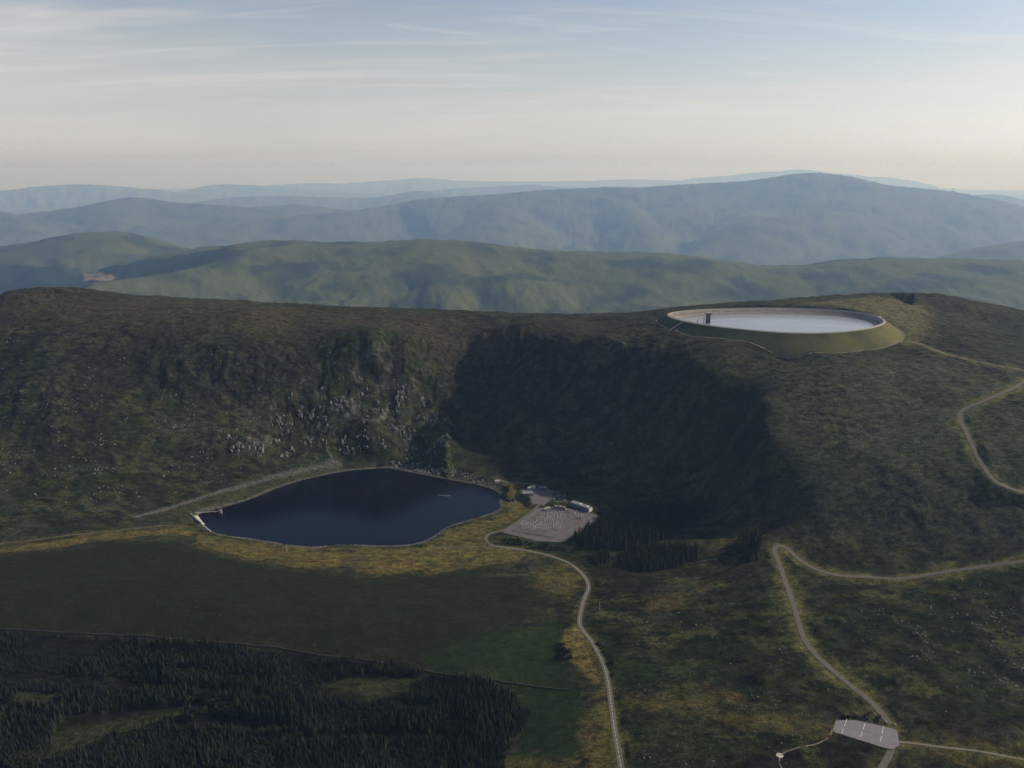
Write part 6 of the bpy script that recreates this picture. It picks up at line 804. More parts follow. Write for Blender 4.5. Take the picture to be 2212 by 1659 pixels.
for (q, w) in zip(PLACES['transformers'], ('left', 'middle', 'right')):
    t = thing('power_transformer', '%s one of three red and grey transformers along the far edge of the switchyard' % w, 'transformer', (q[0], q[1], YZ), -0.25, 'transformers in the switchyard')
    MB().box((0, 0, 0.25), (9, 6, 0.5)).build('plinth', CONC, t)
    MB().box((0, 0, 2.3), (6.2, 3.4, 3.6)).build('tank', RUST, t)
    for s_ in (-1, 1):
        f_ = MB()
        for i in range(8): f_.box((-2.6 + i * 0.75, s_ * 2.3, 2.2), (0.2, 1.1, 2.9))
        f_.build('radiator', STEEL, t)
    for i in (-1, 0, 1): MB().lathe((i * 1.8, 0, 4.1), [(0.15, 0), (0.5, 0.3), (0.3, 0.6), (0.48, 0.9), (0.28, 1.2), (0.45, 1.5), (0.15, 2.4)], 8).build('bushing', PORC, t)
    MB().tube((-2.6, 1.2, 4.9), (2.6, 1.2, 4.9), 0.6, None, 10).build('conservator', WALLW, t)
def fence(name, key, label, h=2.6, z=None, step=5.0, board=True):
    P = resample(np.array(PLACES[key])[:, :3], step); zz_ = np.full(len(P), z) if z is not None else height(P[:, 0], P[:, 1])
    f = thing(name, label, 'fence', (P[0][0], P[0][1], zz_[0]))
    post = None
    for i, q in enumerate(P):
        if post is None: post = MB().box((0, 0, h / 2), (0.22, 0.22, h)).build('post', DSTEEL, f); o = post
        else: o = post.copy(); COL.objects.link(o); o.parent = f
        o.location = (q[0] - P[0][0], q[1] - P[0][1], zz_[i] - zz_[0])
    r_ = MB()
    for i in range(len(P) - 1):
        a = (P[i][0] - P[0][0], P[i][1] - P[0][1], zz_[i] - zz_[0]); b = (P[i + 1][0] - P[0][0], P[i + 1][1] - P[0][1], zz_[i + 1] - zz_[0])
        for hz_ in np.linspace(0.25, h - 0.05, 9): r_.tube((a[0], a[1], a[2] + hz_), (b[0], b[1], b[2] + hz_), 0.055, None, 4)
    r_.build('wires', DSTEEL, f)
    return f
fence('security_fence', 'yard_fence_left', 'dark wire security fence along the lake side of the switchyard', z=YZ)
fence('security_fence', 'yard_fence_mid', 'dark wire security fence between the insulator rows and the right hand service lane', z=YZ)
fence('security_fence', 'yard_fence_top', 'dark wire security fence along the far side of the switchyard', z=YZ)
for nm_ in ('yard_fence_left', 'yard_fence_mid'):
    A, B = [np.array(q[:2]) for q in PLACES[nm_]]; dv = B - A; n2_ = np.array([-dv[1], dv[0]]) / np.hypot(*dv) * 1.6; q = (A + B) / 2 + n2_
    MB().box((q[0], q[1], YZ + 0.03), (np.hypot(*dv), 1.3, 0.06), math.atan2(dv[1], dv[0])).build('shadow_strip', DARKC, yard)  # added dark strip standing in for the shadow line along the fence
fence('security_fence', 'yard_fence_low', 'dark wire security fence along the near side of the switchyard', z=YZ)

def house(name, label, A, B, depth, hgt, wallm, roofm, cat='building', gable=None, nwin=4, door=True, z=None, flat=True, roof_h=1.6):
    """long building with its front foot from A to B"""
    A, B = np.array(A[:2]), np.array(B[:2]); dv = B - A; L_ = np.hypot(*dv); ang = math.atan2(dv[1], dv[0]); n = np.array([-math.sin(ang), math.cos(ang)])
    c_ = (A + B) / 2 + n * depth / 2; z = H1(*c_) if z is None else z
    t = thing(name, label, cat, (c_[0], c_[1], z), ang)
    MB().box((0, 0, hgt / 2 - 0.5), (L_, depth, hgt + 1)).build('wall', wallm, t)
    if flat:
        r_ = MB().box((0, 0, hgt + 0.2), (L_ + 0.7, depth + 0.7, 0.4)).build('roof', roofm, t)
    else:
        a, b = L_ / 2 + 0.3, depth / 2 + 0.3
        r_ = MB().add([(-a, -b, hgt), (a, -b, hgt), (a, b, hgt), (-a, b, hgt), (-a, 0, hgt + roof_h), (a, 0, hgt + roof_h)], [(0, 1, 5, 4), (2, 3, 4, 5), (0, 4, 3), (1, 2, 5), (3, 2, 1, 0)]).build('roof', roofm, t)
    for i in range(nwin):
        x_ = -L_ / 2 + L_ * (i + 0.8) / (nwin + 0.6)
        w_ = MB().box((x_, -depth / 2 - 0.04, hgt * 0.58), (L_ / (nwin + 1) * 0.62, 0.12, hgt * 0.3)).build('window', GLASS, t)
        MB().box((x_, -depth / 2 - 0.12, hgt * 0.41), (L_ / (nwin + 1) * 0.68, 0.2, 0.15)).build('sill', CONC, w_)
    if door: MB().box((-L_ / 2 + 1.5, -depth / 2 - 0.05, 1.15), (1.6, 0.14, 2.3)).build('door', DSTEEL, t)
    if gable: MB().box((L_ / 2 + 0.1, 0, hgt * 0.5), (0.35, depth * 0.96, hgt)).build('end_wall', gable, t)
    return t, L_, r_
cb, Lc, rf = house('control_building', 'long low dark control building with a white end wall beside the switchyard', PLACES['control_building'][0], PLACES['control_building'][1], 10.0, 7.0, WALLG, ROOFG, gable=WALLW, nwin=7, z=YZ)
for i, x_ in enumerate((-0.05, 0.32)):
    v_ = MB()
    for j in range(9):
        a0 = math.pi * j / 8; v_.v.append((Lc * x_ + 1.9 * math.cos(a0), -2, 7.3 + 1.7 * math.sin(a0))); v_.v.append((Lc * x_ + 1.9 * math.cos(a0), 2, 7.3 + 1.7 * math.sin(a0)))
    v_.f = [(2 * j, 2 * j + 2, 2 * j + 3, 2 * j + 1) for j in range(8)] + [tuple(range(0, 18, 2)), tuple(range(1, 18, 2))[::-1]]; v_.mi = [0] * 10
    v_.build('vent_hood', WALLW, rf)
house('relay_shed', 'small grey shed with a pale roof at the far left corner of the switchyard', PLACES['yard_shed'][0], PLACES['yard_shed'][1], 4.5, 3.2, WALLG, CONC, 'shed', nwin=2, z=YZ)
q = PLACES['white_hut'][0]
house('store_hut', 'tiny white hut at the right corner of the switchyard by the trees', (q[0] - 2, q[1] - 1), (q[0] + 2, q[1] + 0.5), 4, 4.2, WALLW, ROOFG, 'hut', nwin=1)
q = PLACES['hall']
house('valve_house', 'low flat roofed grey building with parked cars beside the lakeside forecourt', q[0], q[1], 12.0, 4.5, WALLG, ROOFG, nwin=5)
for (q, w, L_) in zip(PLACES['white_sheds'], ('smaller white shed left of the longer one above the forecourt', 'longer white shed behind the forecourt at the foot of the corrie'), (6.0, 9.5)):
    house('white_shed', w, (q[0] - L_ / 2, q[1]), (q[0] + L_ / 2, q[1] + 1.0), 5, 4.0, WALLW, PALE, 'shed', nwin=2, flat=False)
q = PLACES['portal']
house('tunnel_portal', 'dark concrete tunnel portal building set into the foot of the corrie wall', q[0], q[1], 7, 5, DARKC, ROOFG, 'portal', nwin=3)
q = PLACES['boathouse']
house('boathouse', 'small pale boathouse on the shore at the right end of the lake', (q[0][0], q[0][1]), (q[0][0] + 9, q[0][1] + 1), 5, 4, WALLW, PALE, 'boathouse', nwin=1, flat=False)
# parked cars
def car(label, col, x, y, z, rz):
    t = thing('parked_car', label, 'car', (x, y, z), rz, 'cars parked around the power station')
    b = MB(); pr = [(-2.2, 0.35), (2.2, 0.35), (2.25, 0.75), (1.9, 0.95), (0.9, 1.0), (-2.1, 1.02), (-2.25, 0.8)]
    b.add([(u, -0.88, w) for u, w in pr] + [(u, 0.88, w) for u, w in pr], [tuple(range(7)), tuple(range(7, 14))[::-1]] + [(i, i + 7, (i + 1) % 7 + 7, (i + 1) % 7) for i in range(7)])
    b.build('body', speckled('car_paint_' + col[0], col[1], 0.05, 1.0, 0.3, 0.5), t)
    b = MB(); pr = [(-1.9, 1.0), (1.1, 1.0), (0.35, 1.5), (-1.4, 1.52)]
    b.add([(u, -0.8, w) if w < 1.2 else (u, -0.66, w) for u, w in pr] + [(u, 0.8, w) if w < 1.2 else (u, 0.66, w) for u, w in pr], [(0, 1, 2, 3), (7, 6, 5, 4)] + [(i, i + 4, (i + 1) % 4 + 4, (i + 1) % 4) for i in range(4)])
    b.build('cabin', GLASS, t)
    for sx in (-1.35, 1.35):
        for sy in (-0.86, 0.86): MB().tube((sx, sy - 0.1, 0.33), (sx, sy + 0.1, 0.33), 0.33, None, 10).build('wheel', TYRE, t)
cars = PLACES['cars']
spec = [('blue car parked nose-on beside the flat roofed forecourt building', ('blue', (0.05, 0.12, 0.35))), ('white car parked at the corner of the forecourt building', ('white', (0.7, 0.7, 0.7))), ('dark grey car in front of the flat roofed forecourt building', ('grey', (0.08, 0.08, 0.09))), ('silver car by the portal on the forecourt', ('silver', (0.45, 0.46, 0.48))), ('red car left of the blue one at the forecourt building', ('red', (0.3, 0.03, 0.03))), ('white van-like car on the lane right of the switchyard, the upper one', ('white', (0.7, 0.7, 0.7))), ('black car on the lane right of the switchyard, the lower one', ('black', (0.02, 0.02, 0.02))), ('pale car beside the right corner of the switchyard', ('silver', (0.45, 0.46, 0.48)))]
for q, (lb, cl_) in zip(cars, spec): car(lb, cl_, q[0], q[1], H1(q[0], q[1]) + 0.28, rnd.uniform(-0.6, 0.9))

# ---------------------------------------------------------------- lake structures
ia, ib = [np.array(q[:2]) for q in PLACES['intake']]
dv = ib - ia; L_ = np.hypot(*dv); ang = math.atan2(dv[1], dv[0])
jt = thing('intake_jetty', 'grey gangway on piles reaching a square intake house at the left tip of the lake', 'jetty', (ia[0], ia[1], 0), ang)
MB().box((L_ / 2 - 2, 0, 4.6), (L_ + 2, 1.8, 0.4)).build('deck', CONC, jt)
for s_ in (-0.85, 0.85): MB().box((L_ / 2 - 2, s_, 5.7), (L_ + 2, 0.1, 0.12)).box((L_ / 2 - 2, s_, 5.2), (L_ + 2, 0.08, 0.08)).build('railing', STEEL, jt)
for t_ in (0.2, 0.5, 0.8): MB().tube((L_ * t_, 0, -4), (L_ * t_, 0, 4.5), 0.4, None, 8).build('pile', CONC, jt)
hh_ = MB().box((L_ + 1.5, 0, 1.5), (4.2, 4.2, 11)).build('intake_house', CONC, jt); MB().box((L_ + 1.5, 0, 7.2), (5.0, 5.0, 0.5)).build('roof', ROOFG, hh_)
wa, wb, wc = [np.array(q[:2]) for q in PLACES['weir']]
w_ = thing('overflow_weir', 'pale concrete overflow weir apron at the left tip of the lake', 'weir', (wa[0], wa[1], 0))
d1 = wb - wa; n1 = np.array([-d1[1], d1[0]]) / np.hypot(*d1); n1 = n1 if n1[0] > 0 else -n1
MB().add([(0, 0, 3.6), (d1[0], d1[1], 2.6), (d1[0] + n1[0] * 9, d1[1] + n1[1] * 9, -1.5), (n1[0] * 16, n1[1] * 16, -1.5), (0, 0, -3), (d1[0], d1[1], -3), (d1[0] + n1[0] * 9, d1[1] + n1[1] * 9, -3), (n1[0] * 16, n1[1] * 16, -3)], [(0, 1, 2, 3), (4, 5, 1, 0), (5, 6, 2, 1), (6, 7, 3, 2), (7, 4, 0, 3)]).build('apron', PALE, w_)
MB().box((d1[0] / 2, d1[1] / 2, 3.0), (np.hypot(*d1), 1.2, 3.4), math.atan2(d1[1], d1[0])).build('crest_wall', CONC, w_)
d2 = wc - wb
MB().box((d1[0] + d2[0] / 2, d1[1] + d2[1] / 2, 1.2), (np.hypot(*d2), 1.4, 3.0), math.atan2(d2[1], d2[0])).build('wing_wall', PALE, w_)
pn = [np.array(q[:2]) for q in PLACES['pontoon']]
pt = thing('floating_pontoon', 'small pale floating pontoon of linked drums out on the lake', 'pontoon', (pn[0][0], pn[0][1], 0))
fl = None
for i in range(8):
    q = pn[0] + (pn[2] - pn[0]) * i / 7 - pn[0] + np.array([0, 0.8 * math.sin(i)])
    if fl is None: fl = MB().tube((-1.1, 0, 0.2), (1.1, 0, 0.2), 0.45, None, 8).build('float', PALE, pt); o = fl
    else: o = fl.copy(); COL.objects.link(o); o.parent = pt
    o.location = (q[0], q[1], 0)
MB().box(((pn[2] - pn[0])[0] / 2, (pn[2] - pn[0])[1] / 2, 0.62), (np.hypot(*(pn[2] - pn[0])), 0.5, 0.12), math.atan2(*(pn[2] - pn[0])[::-1])).build('walkway', WOOD, pt)
for q, lb in zip(PLACES['poles'], ('pale wooden utility pole standing in golden grass below the lake', 'pale wooden utility pole right of the lake road bend', 'thin wooden utility pole on the golden near shore of the lake')):
    t = thing('utility_pole', lb, 'pole', (q[0], q[1], H1(q[0], q[1])), 0.5, 'utility poles')
    MB().tube((0, 0, -0.5), (0, 0, 11.5), 0.26, 0.18, 8).build('post', PALE, t); MB().box((0, 0, 10.9), (2.6, 0.18, 0.2)).build('crossarm', WOOD, t)
    for s_ in (-1.1, 0, 1.1): MB().lathe((s_, 0, 11.0), [(0.08, 0), (0.14, 0.15), (0.08, 0.35)], 6).build('insulator', PORC, t)
# wall between moor and forest
def stone_wall(name, key, label, w, h, mat, step=3.0):
    P = resample(smooth_path(resample(np.array(PLACES[key]), 8.0), 2), step); z = height(P[:, 0], P[:, 1]); n = side(P); c0 = P[0]
    top = h * (0.75 + 0.5 * rng.random(len(P)))
    rows = [np.c_[P[:, :2] + n * w / 2, z - 0.5], np.c_[P[:, :2] + n * w * 0.4, z + top], np.c_[P[:, :2] - n * w * 0.4, z + top], np.c_[P[:, :2] - n * w / 2, z - 0.5]]
    mb = MB(); mb.ring([[tuple(q - np.array([c0[0], c0[1], z[0]])) for q in r] for r in rows], closed=False)
    o = mb.build(name, mat, loc=(0, 0, 0)); o.location = (c0[0], c0[1], z[0]); return tag(o, label, 'wall')
stone_wall('stone_wall', 'forest_wall', 'low dark stone wall between the brown moor and the conifer forest', 1.2, 1.5, speckled('mossy_wall', (0.07, 0.06, 0.05), 0.6, 0.6))

# ---------------------------------------------------------------- plants
def spruce_mesh(seed, h=12.0, r=2.5, whorls=10):
    rd = random.Random(seed); mb = MB()
    for i in range(whorls):
        t = i / (whorls - 1); z = h * (0.06 + 0.86 * t); rad = r * (1 - t) ** 0.85 * rd.uniform(0.8, 1.15) + 0.18; n = 8 if i < whorls * 0.6 else 6
        ph = rd.random() * 6
        for j in range(n):
            a = ph + 2 * math.pi * j / n + rd.uniform(-0.2, 0.2); q = rad * rd.uniform(0.7, 1.2); w = 0.55 * rad * 2 * math.pi / n + 0.12
            ca, sa = math.cos(a), math.sin(a); up = h * 0.115; dr = 0.26 * q
            tip = (ca * q, sa * q, z - dr + rd.uniform(-0.15, 0.15))
            l = (ca * q * 0.55 - sa * w, sa * q * 0.55 + ca * w, z - dr * 0.35); rr_ = (ca * q * 0.55 + sa * w, sa * q * 0.55 - ca * w, z - dr * 0.35)
            mb.add([(0, 0, z + up), l, tip, rr_], [(0, 1, 2), (0, 2, 3)])
    mb.tube((0, 0, h * 0.88), (0, 0, h * 1.03), 0.10, 0.02, 5)
    return mb
def bush_mesh(seed, r=2.2, h=3.4, n=130):
    rd = random.Random(seed); mb = MB(); cl = [(rd.uniform(-0.55, 0.55) * r, rd.uniform(-0.55, 0.55) * r, rd.uniform(0.35, 0.78) * h, rd.uniform(0.4, 0.62) * r) for _ in range(6)]
    for i in range(n):
        cx, cy, cz, cr = cl[i % 6]
        d = Vector((rd.gauss(0, 1), rd.gauss(0, 1), rd.gauss(0, 0.9))).normalized(); p = Vector((cx, cy, cz)) + d * cr * rd.uniform(0.75, 1.1)
        p.z = max(0.1, p.z); s = rd.uniform(0.35, 0.75); u = d.orthogonal().normalized(); u.rotate(Matrix.Rotation(rd.uniform(0, 6.28), 3, d)); v = d.cross(u); b = d * 0.3 * s
        mb.add([p + u * s - b, p + v * s * 0.8 + b, p - u * s - b, p - v * s * 0.8 + b], [(0, 1, 2, 3)])
    return mb
def in_zone(name, spacing, jitter=0.45, seed=1):
    P = np.array(ZONES[name]); r_ = np.random.default_rng(seed)
    gx, gy = np.meshgrid(np.arange(P[:, 0].min(), P[:, 0].max(), spacing), np.arange(P[:, 1].min(), P[:, 1].max(), spacing))
    x = gx.ravel() + r_.uniform(-jitter, jitter, gx.size) * spacing; y = gy.ravel() + r_.uniform(-jitter, jitter, gx.size) * spacing
    m = inside(x, y, P); return x[m], y[m]
spr = []
crown_meshes = []; trunk_mesh = None
for s_ in range(3):
    t = thing('spruce_tree', 'x', 'tree', (0, 0, 0))
    spruce_mesh(s_ + 3, 12.0, (2.1, 3.3, 2.6)[s_], (12, 8, 10)[s_]).build('crown', NEEDLE, t)
    MB().tube((0, 0, -0.6), (0, 0, 11.0), 0.26, 0.05, 6).build('trunk', BARK, t); spr.append(t)
bus = []
for s_ in range(2):
    t = thing('broadleaf_bush', 'x', 'bush', (0, 0, 0))
    bush_mesh(s_ + 30).build('crown', LEAF, t)
    mb = MB()
    for a in range(4): mb.tube((0, 0, -0.3), (math.cos(a * 1.6) * 0.9, math.sin(a * 1.6) * 0.9, 2.2), 0.10, 0.04, 5)
    mb.build('stems', BARK, t); bus.append(t)

fx, fy = in_zone('forest', 3.0, 0.5, 3)
keep = np.ones(len(fx), bool)
for z_ in ('ride_a', 'ride_b', 'ride_c', 'ride_d', 'ride_e', 'ride_f', 'ride_g', 'ride_h'):
    d = sdist(fx, fy, ZONES[z_], 30); keep &= d + 5 * fbm(fx, fy, 18, 2, 201) > 0
age = fbm(fx, fy, 95, 2, 211); thin = fbm(fx, fy, 45, 2, 221)
keep &= ~((thin > 0.36) & (rng.random(len(fx)) < 0.7))
edge = sdist(fx, fy, ZONES['forest'], 60)
fx, fy, age, edge = fx[keep], fy[keep], age[keep], edge[keep]
fh = np.clip(9.2 + 12 * age, 4.0, 16) * (0.55 + 0.8 * rng.random(len(fx)))
yng = inside(fx, fy, np.array(ZONES['forest_young'])); fh[yng] *= 0.5
brd = (fbm(fx, fy, 60, 2, 231) > 0.22) & (rng.random(len(fx)) < 0.75)
kind = np.where(brd, 3 + rng.integers(0, 2, len(fx)), rng.integers(0, 3, len(fx)))
G_TREE = 'conifers of the lower forest'
trees = [(fx[i], fy[i], fh[i], kind[i], 'f') for i in range(len(fx))]
for zn, sp, h0, cd, sd in (('plantation_yard', 4.2, 20.0, 'y', 5), ('plantation_low', 4.2, 16.0, 'l', 6), ('plantation_bit', 4.2, 12.0, 'l', 8)):
    x, y = in_zone(zn, sp, 0.45, sd); m = sdist(x, y, ZONES[zn], 40) + 7 * fbm(x, y, 20, 2, 241) < 0
    trees += [(x[i], y[i], h0 * (0.6 + 0.6 * rng.random()), int(rng.integers(0, 3)), cd) for i in np.nonzero(m)[0]]
x, y = in_zone('hairpin_clump', 8.5, 0.45, 9); clump = [(x[i], y[i], 21 * (0.75 + 0.5 * rng.random()), int(rng.integers(0, 3)), 'h') for i in range(len(x))]
allt = np.array([(t[0], t[1]) for t in trees]); az_ = height(allt[:, 0], allt[:, 1])
dist_ = np.sqrt(allt[:, 0] ** 2 + allt[:, 1] ** 2 + (600 - az_) ** 2)
# in view: roughly inside the picture's wedge of ground
fw = allt[:, 1] * math.cos(PITCH) + (600 - az_) * math.sin(PITCH); inview = (np.abs(allt[:, 0]) < fw * 0.63) & (((600 - az_) * math.cos(PITCH) - allt[:, 1] * math.sin(PITCH)) / fw < 0.475)
hs_ = np.array([t[2] if t[3] < 3 else 0 for t in trees]) / dist_ * inview
NB_IND = 300 - len(clump)
order = np.argsort(-hs_)[:NB_IND]; ind = set(order.tolist())
used = [False] * 3
def put_tree(x, y, z, h, kd, label, group):
    s_ = h / 12.0; sc = (s_ * rnd.uniform(0.85, 1.15),) * 2 + (s_,)
    if not used[kd]:
        used[kd] = True; o = spr[kd]; o.location = (x, y, z); o.rotation_euler = (0, 0, rnd.uniform(0, 6.28)); o.scale = sc; o['label'] = label; o['group'] = group; return o
    return copy_thing(spr[kd], (x, y, z), rnd.uniform(0, 6.28), sc, label, group)
LB = {'f': 'dark green spruce tree standing in the conifer forest at lower left', 'y': 'dark spruce tree in the plantation beside the switchyard', 'l': 'dark spruce tree in the small plantation below the switchyard one'}
GP = {'f': 'spruces of the lower forest', 'y': 'spruces of the switchyard plantation', 'l': 'spruces of the lower small plantation'}
for i in order:
    t = trees[i]; put_tree(t[0], t[1], az_[i] - 0.1, t[2], t[3], LB[t[4]], GP[t[4]])
for t in clump: put_tree(t[0], t[1], H1(t[0], t[1]) - 0.1, t[2], t[3], 'tall dark conifer in the tight clump beside the hairpin bend', 'conifers of the hairpin clump')

def scatter(name, pts, scl, rot, sources, kindname='stuff', label=None, cat=None):
    """one mass of many: a point cloud that carries copies of the given meshes"""
    m = bpy.data.meshes.new(name); m.from_pydata([tuple(map(float, q)) for q in pts], [], [])
    for nm, data in (('sc', scl), ('ro', rot)):
        a = m.attributes.new(nm, 'FLOAT_VECTOR', 'POINT'); a.data.foreach_set('vector', np.asarray(data, np.float32).ravel())
    o = bpy.data.objects.new(name, m); COL.objects.link(o); o['kind'] = 'stuff'
    if label: o['label'] = label
    if cat: o['category'] = cat
    ng = bpy.data.node_groups.new(name, 'GeometryNodeTree')
    ng.interface.new_socket('Geometry', in_out='INPUT', socket_type='NodeSocketGeometry'); ng.interface.new_socket('Geometry', in_out='OUTPUT', socket_type='NodeSocketGeometry')
    gi = ng.nodes.new('NodeGroupInput'); go = ng.nodes.new('NodeGroupOutput'); ip = ng.nodes.new('GeometryNodeInstanceOnPoints'); jn = ng.nodes.new('GeometryNodeJoinGeometry')
    for s in sources[::-1]:
        oi = ng.nodes.new('GeometryNodeObjectInfo'); oi.transform_space = 'ORIGINAL'; oi.inputs['Object'].default_value = s; oi.inputs['As Instance'].default_value = True
        ng.links.new(oi.outputs['Geometry'], jn.inputs[0])
    ng.links.new(gi.outputs[0], ip.inputs['Points']); ng.links.new(jn.outputs[0], ip.inputs['Instance']); ip.inputs['Pick Instance'].default_value = True
    rv = ng.nodes.new('FunctionNodeRandomValue'); rv.data_type = 'INT'
    [q for q in rv.inputs if q.name == 'Max' and q.type == 'INT'][0].default_value = len(sources) - 1
    ng.links.new([q for q in rv.outputs if q.type == 'INT'][0], ip.inputs['Instance Index'])
    for nm, sock in (('sc', 'Scale'), ('ro', 'Rotation')):
        na_ = ng.nodes.new('GeometryNodeInputNamedAttribute'); na_.data_type = 'FLOAT_VECTOR'; na_.inputs['Name'].default_value = nm
        ng.links.new(na_.outputs['Attribute'], ip.inputs[sock])
    ng.links.new(ip.outputs[0], go.inputs[0])
    md = o.modifiers.new('scatter', 'NODES'); md.node_group = ng
    return o
def part(root, nm): return [c for c in root.children if c.name.split('.')[0] == nm][0]
def mass(name, sel, label):
    if not sel: return
    a = np.array([(trees[i][0], trees[i][1], az_[i] - 0.1) for i in sel]); h = np.array([trees[i][2] for i in sel]) / 12.0
    w = h * rng.uniform(0.85, 1.15, len(sel)); scatter(name, a, np.c_[w, w, h], np.c_[np.zeros((len(sel), 2)), rng.uniform(0, 6.28, len(sel))], [part(s, 'crown') for s in spr], label=label)
rest = [i for i in range(len(trees)) if i not in ind]
mass('conifer_forest', [i for i in rest if trees[i][4] == 'f' and trees[i][3] < 3], 'dense dark conifer forest filling the lower left corner')
mass('switchyard_plantation', [i for i in rest if trees[i][4] == 'y'], 'dark conifer plantation to the right of the switchyard')
mass('lower_plantation', [i for i in rest if trees[i][4] == 'l'], 'small dark conifer plantation above the lake road bend')
bl = [i for i in rest if trees[i][3] >= 3]
a = np.array([(trees[i][0], trees[i][1], az_[i] - 0.2) for i in bl]); s3 = np.array([trees[i][2] for i in bl]) / 12.0 * 2.0
scatter('broadleaf_undergrowth', a, np.c_[s3 * 0.9, s3 * 0.9, s3 * 0.95], np.c_[np.zeros((len(bl), 2)), rng.uniform(0, 6.28, len(bl))], [part(s, 'crown') for s in bus], label='rounded broadleaf trees and scrub mixed into the lower forest')
busd = [False] * 2
for zn, sp, h0, lb, gp in (('yard_bushes', 6.0, 1.2, 'dark green bush in the strip below the switchyard', 'bushes below the switchyard'), ('cove_bushes', 6.5, 1.3, 'dark bush on the rocky cove between lake and forecourt', 'bushes on the cove'), ('hill_bushes', 8.0, 1.7, 'dull green bush on the mound behind the control building', 'bushes on the mound'), ('road_bushes', 5.0, 1.3, 'dark bush on the bank left of the golden roadside grass', 'bushes left of the road'), ('ditch_bushes', 4.5, 0.9, 'dark bush in the ditch right of the lake road', 'bushes right of the road'), ('car_park_bushes', 5.0, 0.8, 'dark bush in the scrub above the small car park', 'bushes above the car park')):
    x, y = in_zone(zn, sp, 0.5, len(zn))
    for i in range(len(x)):
        if rnd.random() < 0.25: continue
        kd = rnd.randrange(2); s_ = h0 * rnd.uniform(0.6, 1.25); loc = (x[i], y[i], H1(x[i], y[i]) - 0.15)
        if not busd[kd]:
            busd[kd] = True; o = bus[kd]; o.location = loc; o.scale = (s_, s_, s_); o['label'] = lb; o['group'] = gp
        else: copy_thing(bus[kd], loc, rnd.uniform(0, 6.28), (s_ * rnd.uniform(0.8, 1.3), s_, s_ * rnd.uniform(0.7, 1.1)), lb, gp)

# ---------------------------------------------------------------- boulders and crags
def boulder_obj(seed, flat=0.62):
    bm = bmesh.new(); bmesh.ops.create_icosphere(bm, subdivisions=2, radius=1.0); rd = random.Random(seed); pl = [(Vector((rd.gauss(0, 1), rd.gauss(0, 1), rd.gauss(0, 0.8))).normalized(), rd.uniform(0.45, 0.85)) for _ in range(9)]
    for v in bm.verts:
        for n, d in pl:
            e = v.co.dot(n) - d
            if e > 0: v.co -= n * e
        v.co.z *= flat; v.co *= rd.uniform(0.97, 1.03)
    m = bpy.data.meshes.new('granite_boulder'); bm.to_mesh(m); bm.free(); m.materials.append(ROCK)
    return m
bmesh_list = [boulder_obj(s, f) for s, f in ((1, 0.6), (2, 0.75), (3, 0.55), (4, 1.2), (5, 0.8))]
RK = []   # x, y, size, elongation, label key
def rocks(zone, n, smin, smax, key, clump=0.1, elong=1.0, cscale=30, seed=1, power=2.2):
    P = np.array(ZONES[zone]); r_ = np.random.default_rng(seed); got = 0; tries = 0
    while got < n and tries < 30:
        x = r_.uniform(P[:, 0].min(), P[:, 0].max(), n * 2); y = r_.uniform(P[:, 1].min(), P[:, 1].max(), n * 2)
        m = inside(x, y, P) & (fbm(x, y, cscale, 3, seed + 300) > clump) & (sdist(x, y, LAKE, 20) > 0.5)
        s = smin + (smax - smin) * r_.random(n * 2) ** power
        for i in np.nonzero(m)[0][:n - got]: RK.append((x[i], y[i], s[i], elong * r_.uniform(0.8, 1.3), key)); got += 1
        tries += 1
rocks('cliffs', 900, 0.6, 3.8, 'c', 0.17, 2.1, 30, 11, 2.6)
rocks('left_boulders', 900, 0.35, 2.3, 'l', 0.16, 1.0, 46, 12, 2.8)
rocks('upper_rocks', 380, 0.35, 1.9, 'u', 0.26, 1.2, 40, 13)
rocks('head_crags', 260, 0.9, 3.4, 's', -0.35, 1.4, 20, 14, 1.5); rocks('head_crags_right', 110, 0.8, 2.4, 's', -0.2, 1.2, 20, 15)
rocks('buttress', 110, 0.8, 2.8, 'b', -0.05, 2.0, 12, 16); rocks('corrie_scree', 260, 0.4, 1.6, 'k', 0.1, 1.3, 45, 17)
rocks('rubble_hill', 170, 0.7, 2.4, 'r', -0.4, 1.0, 15, 18, 1.6); rocks('cove_wall', 60, 0.8, 2.2, 'r', -0.6, 1.3, 15, 19)
rocks('right_rocks', 300, 0.5, 2.1, 'm', 0.14, 1.1, 28, 20); rocks('right_sparse', 170, 0.4, 1.5, 'm', 0.1, 1.0, 60, 21); rocks('low_rocks', 170, 0.4, 1.5, 'n', 0.12, 1.0, 50, 22)
rocks('moor_brown', 22, 0.4, 0.9, 'n', -0.5, 1.0, 50, 23)
# stones along the shore and the rampart of rubble above it
shr = []
ring = np.array(LAKE); seg = resample(np.vstack([ring, ring[:1]]), 1.0)
for rep in range(5):
    d_ = rng.uniform(0.3, 5.0 + 2.5 * rep * 0.5, len(seg)); oq = offset_ring(seg, 1.0) - seg
    q = seg + oq * d_[:, None] + rng.normal(0, 0.6, seg.shape); k_ = rng.random(len(q)) < np.where(fbm(q[:, 0], q[:, 1], 46, 2, 261) + 0.25 * (q[:, 0] < -140) * (q[:, 1] > 1290) > 0.05, 0.75, 0.10)
    shr += [(q[i, 0], q[i, 1], rng.uniform(0.3, 1.05)) for i in np.nonzero(k_)[0]]
rp = resample(np.array(PLACES['rampart'])[:, :2], 0.7); sd_ = side(rp)
for rep in range(5):
    q = rp + sd_ * (rng.normal(0, 1.0, len(rp)) * (2.0 + 4.5 * np.linspace(0, 1, len(rp)) ** 1.3))[:, None]; k_ = rng.random(len(q)) < 0.6
    shr += [(q[i, 0], q[i, 1], rng.uniform(0.35, 1.15)) for i in np.nonzero(k_)[0]]
shr = np.array(shr)
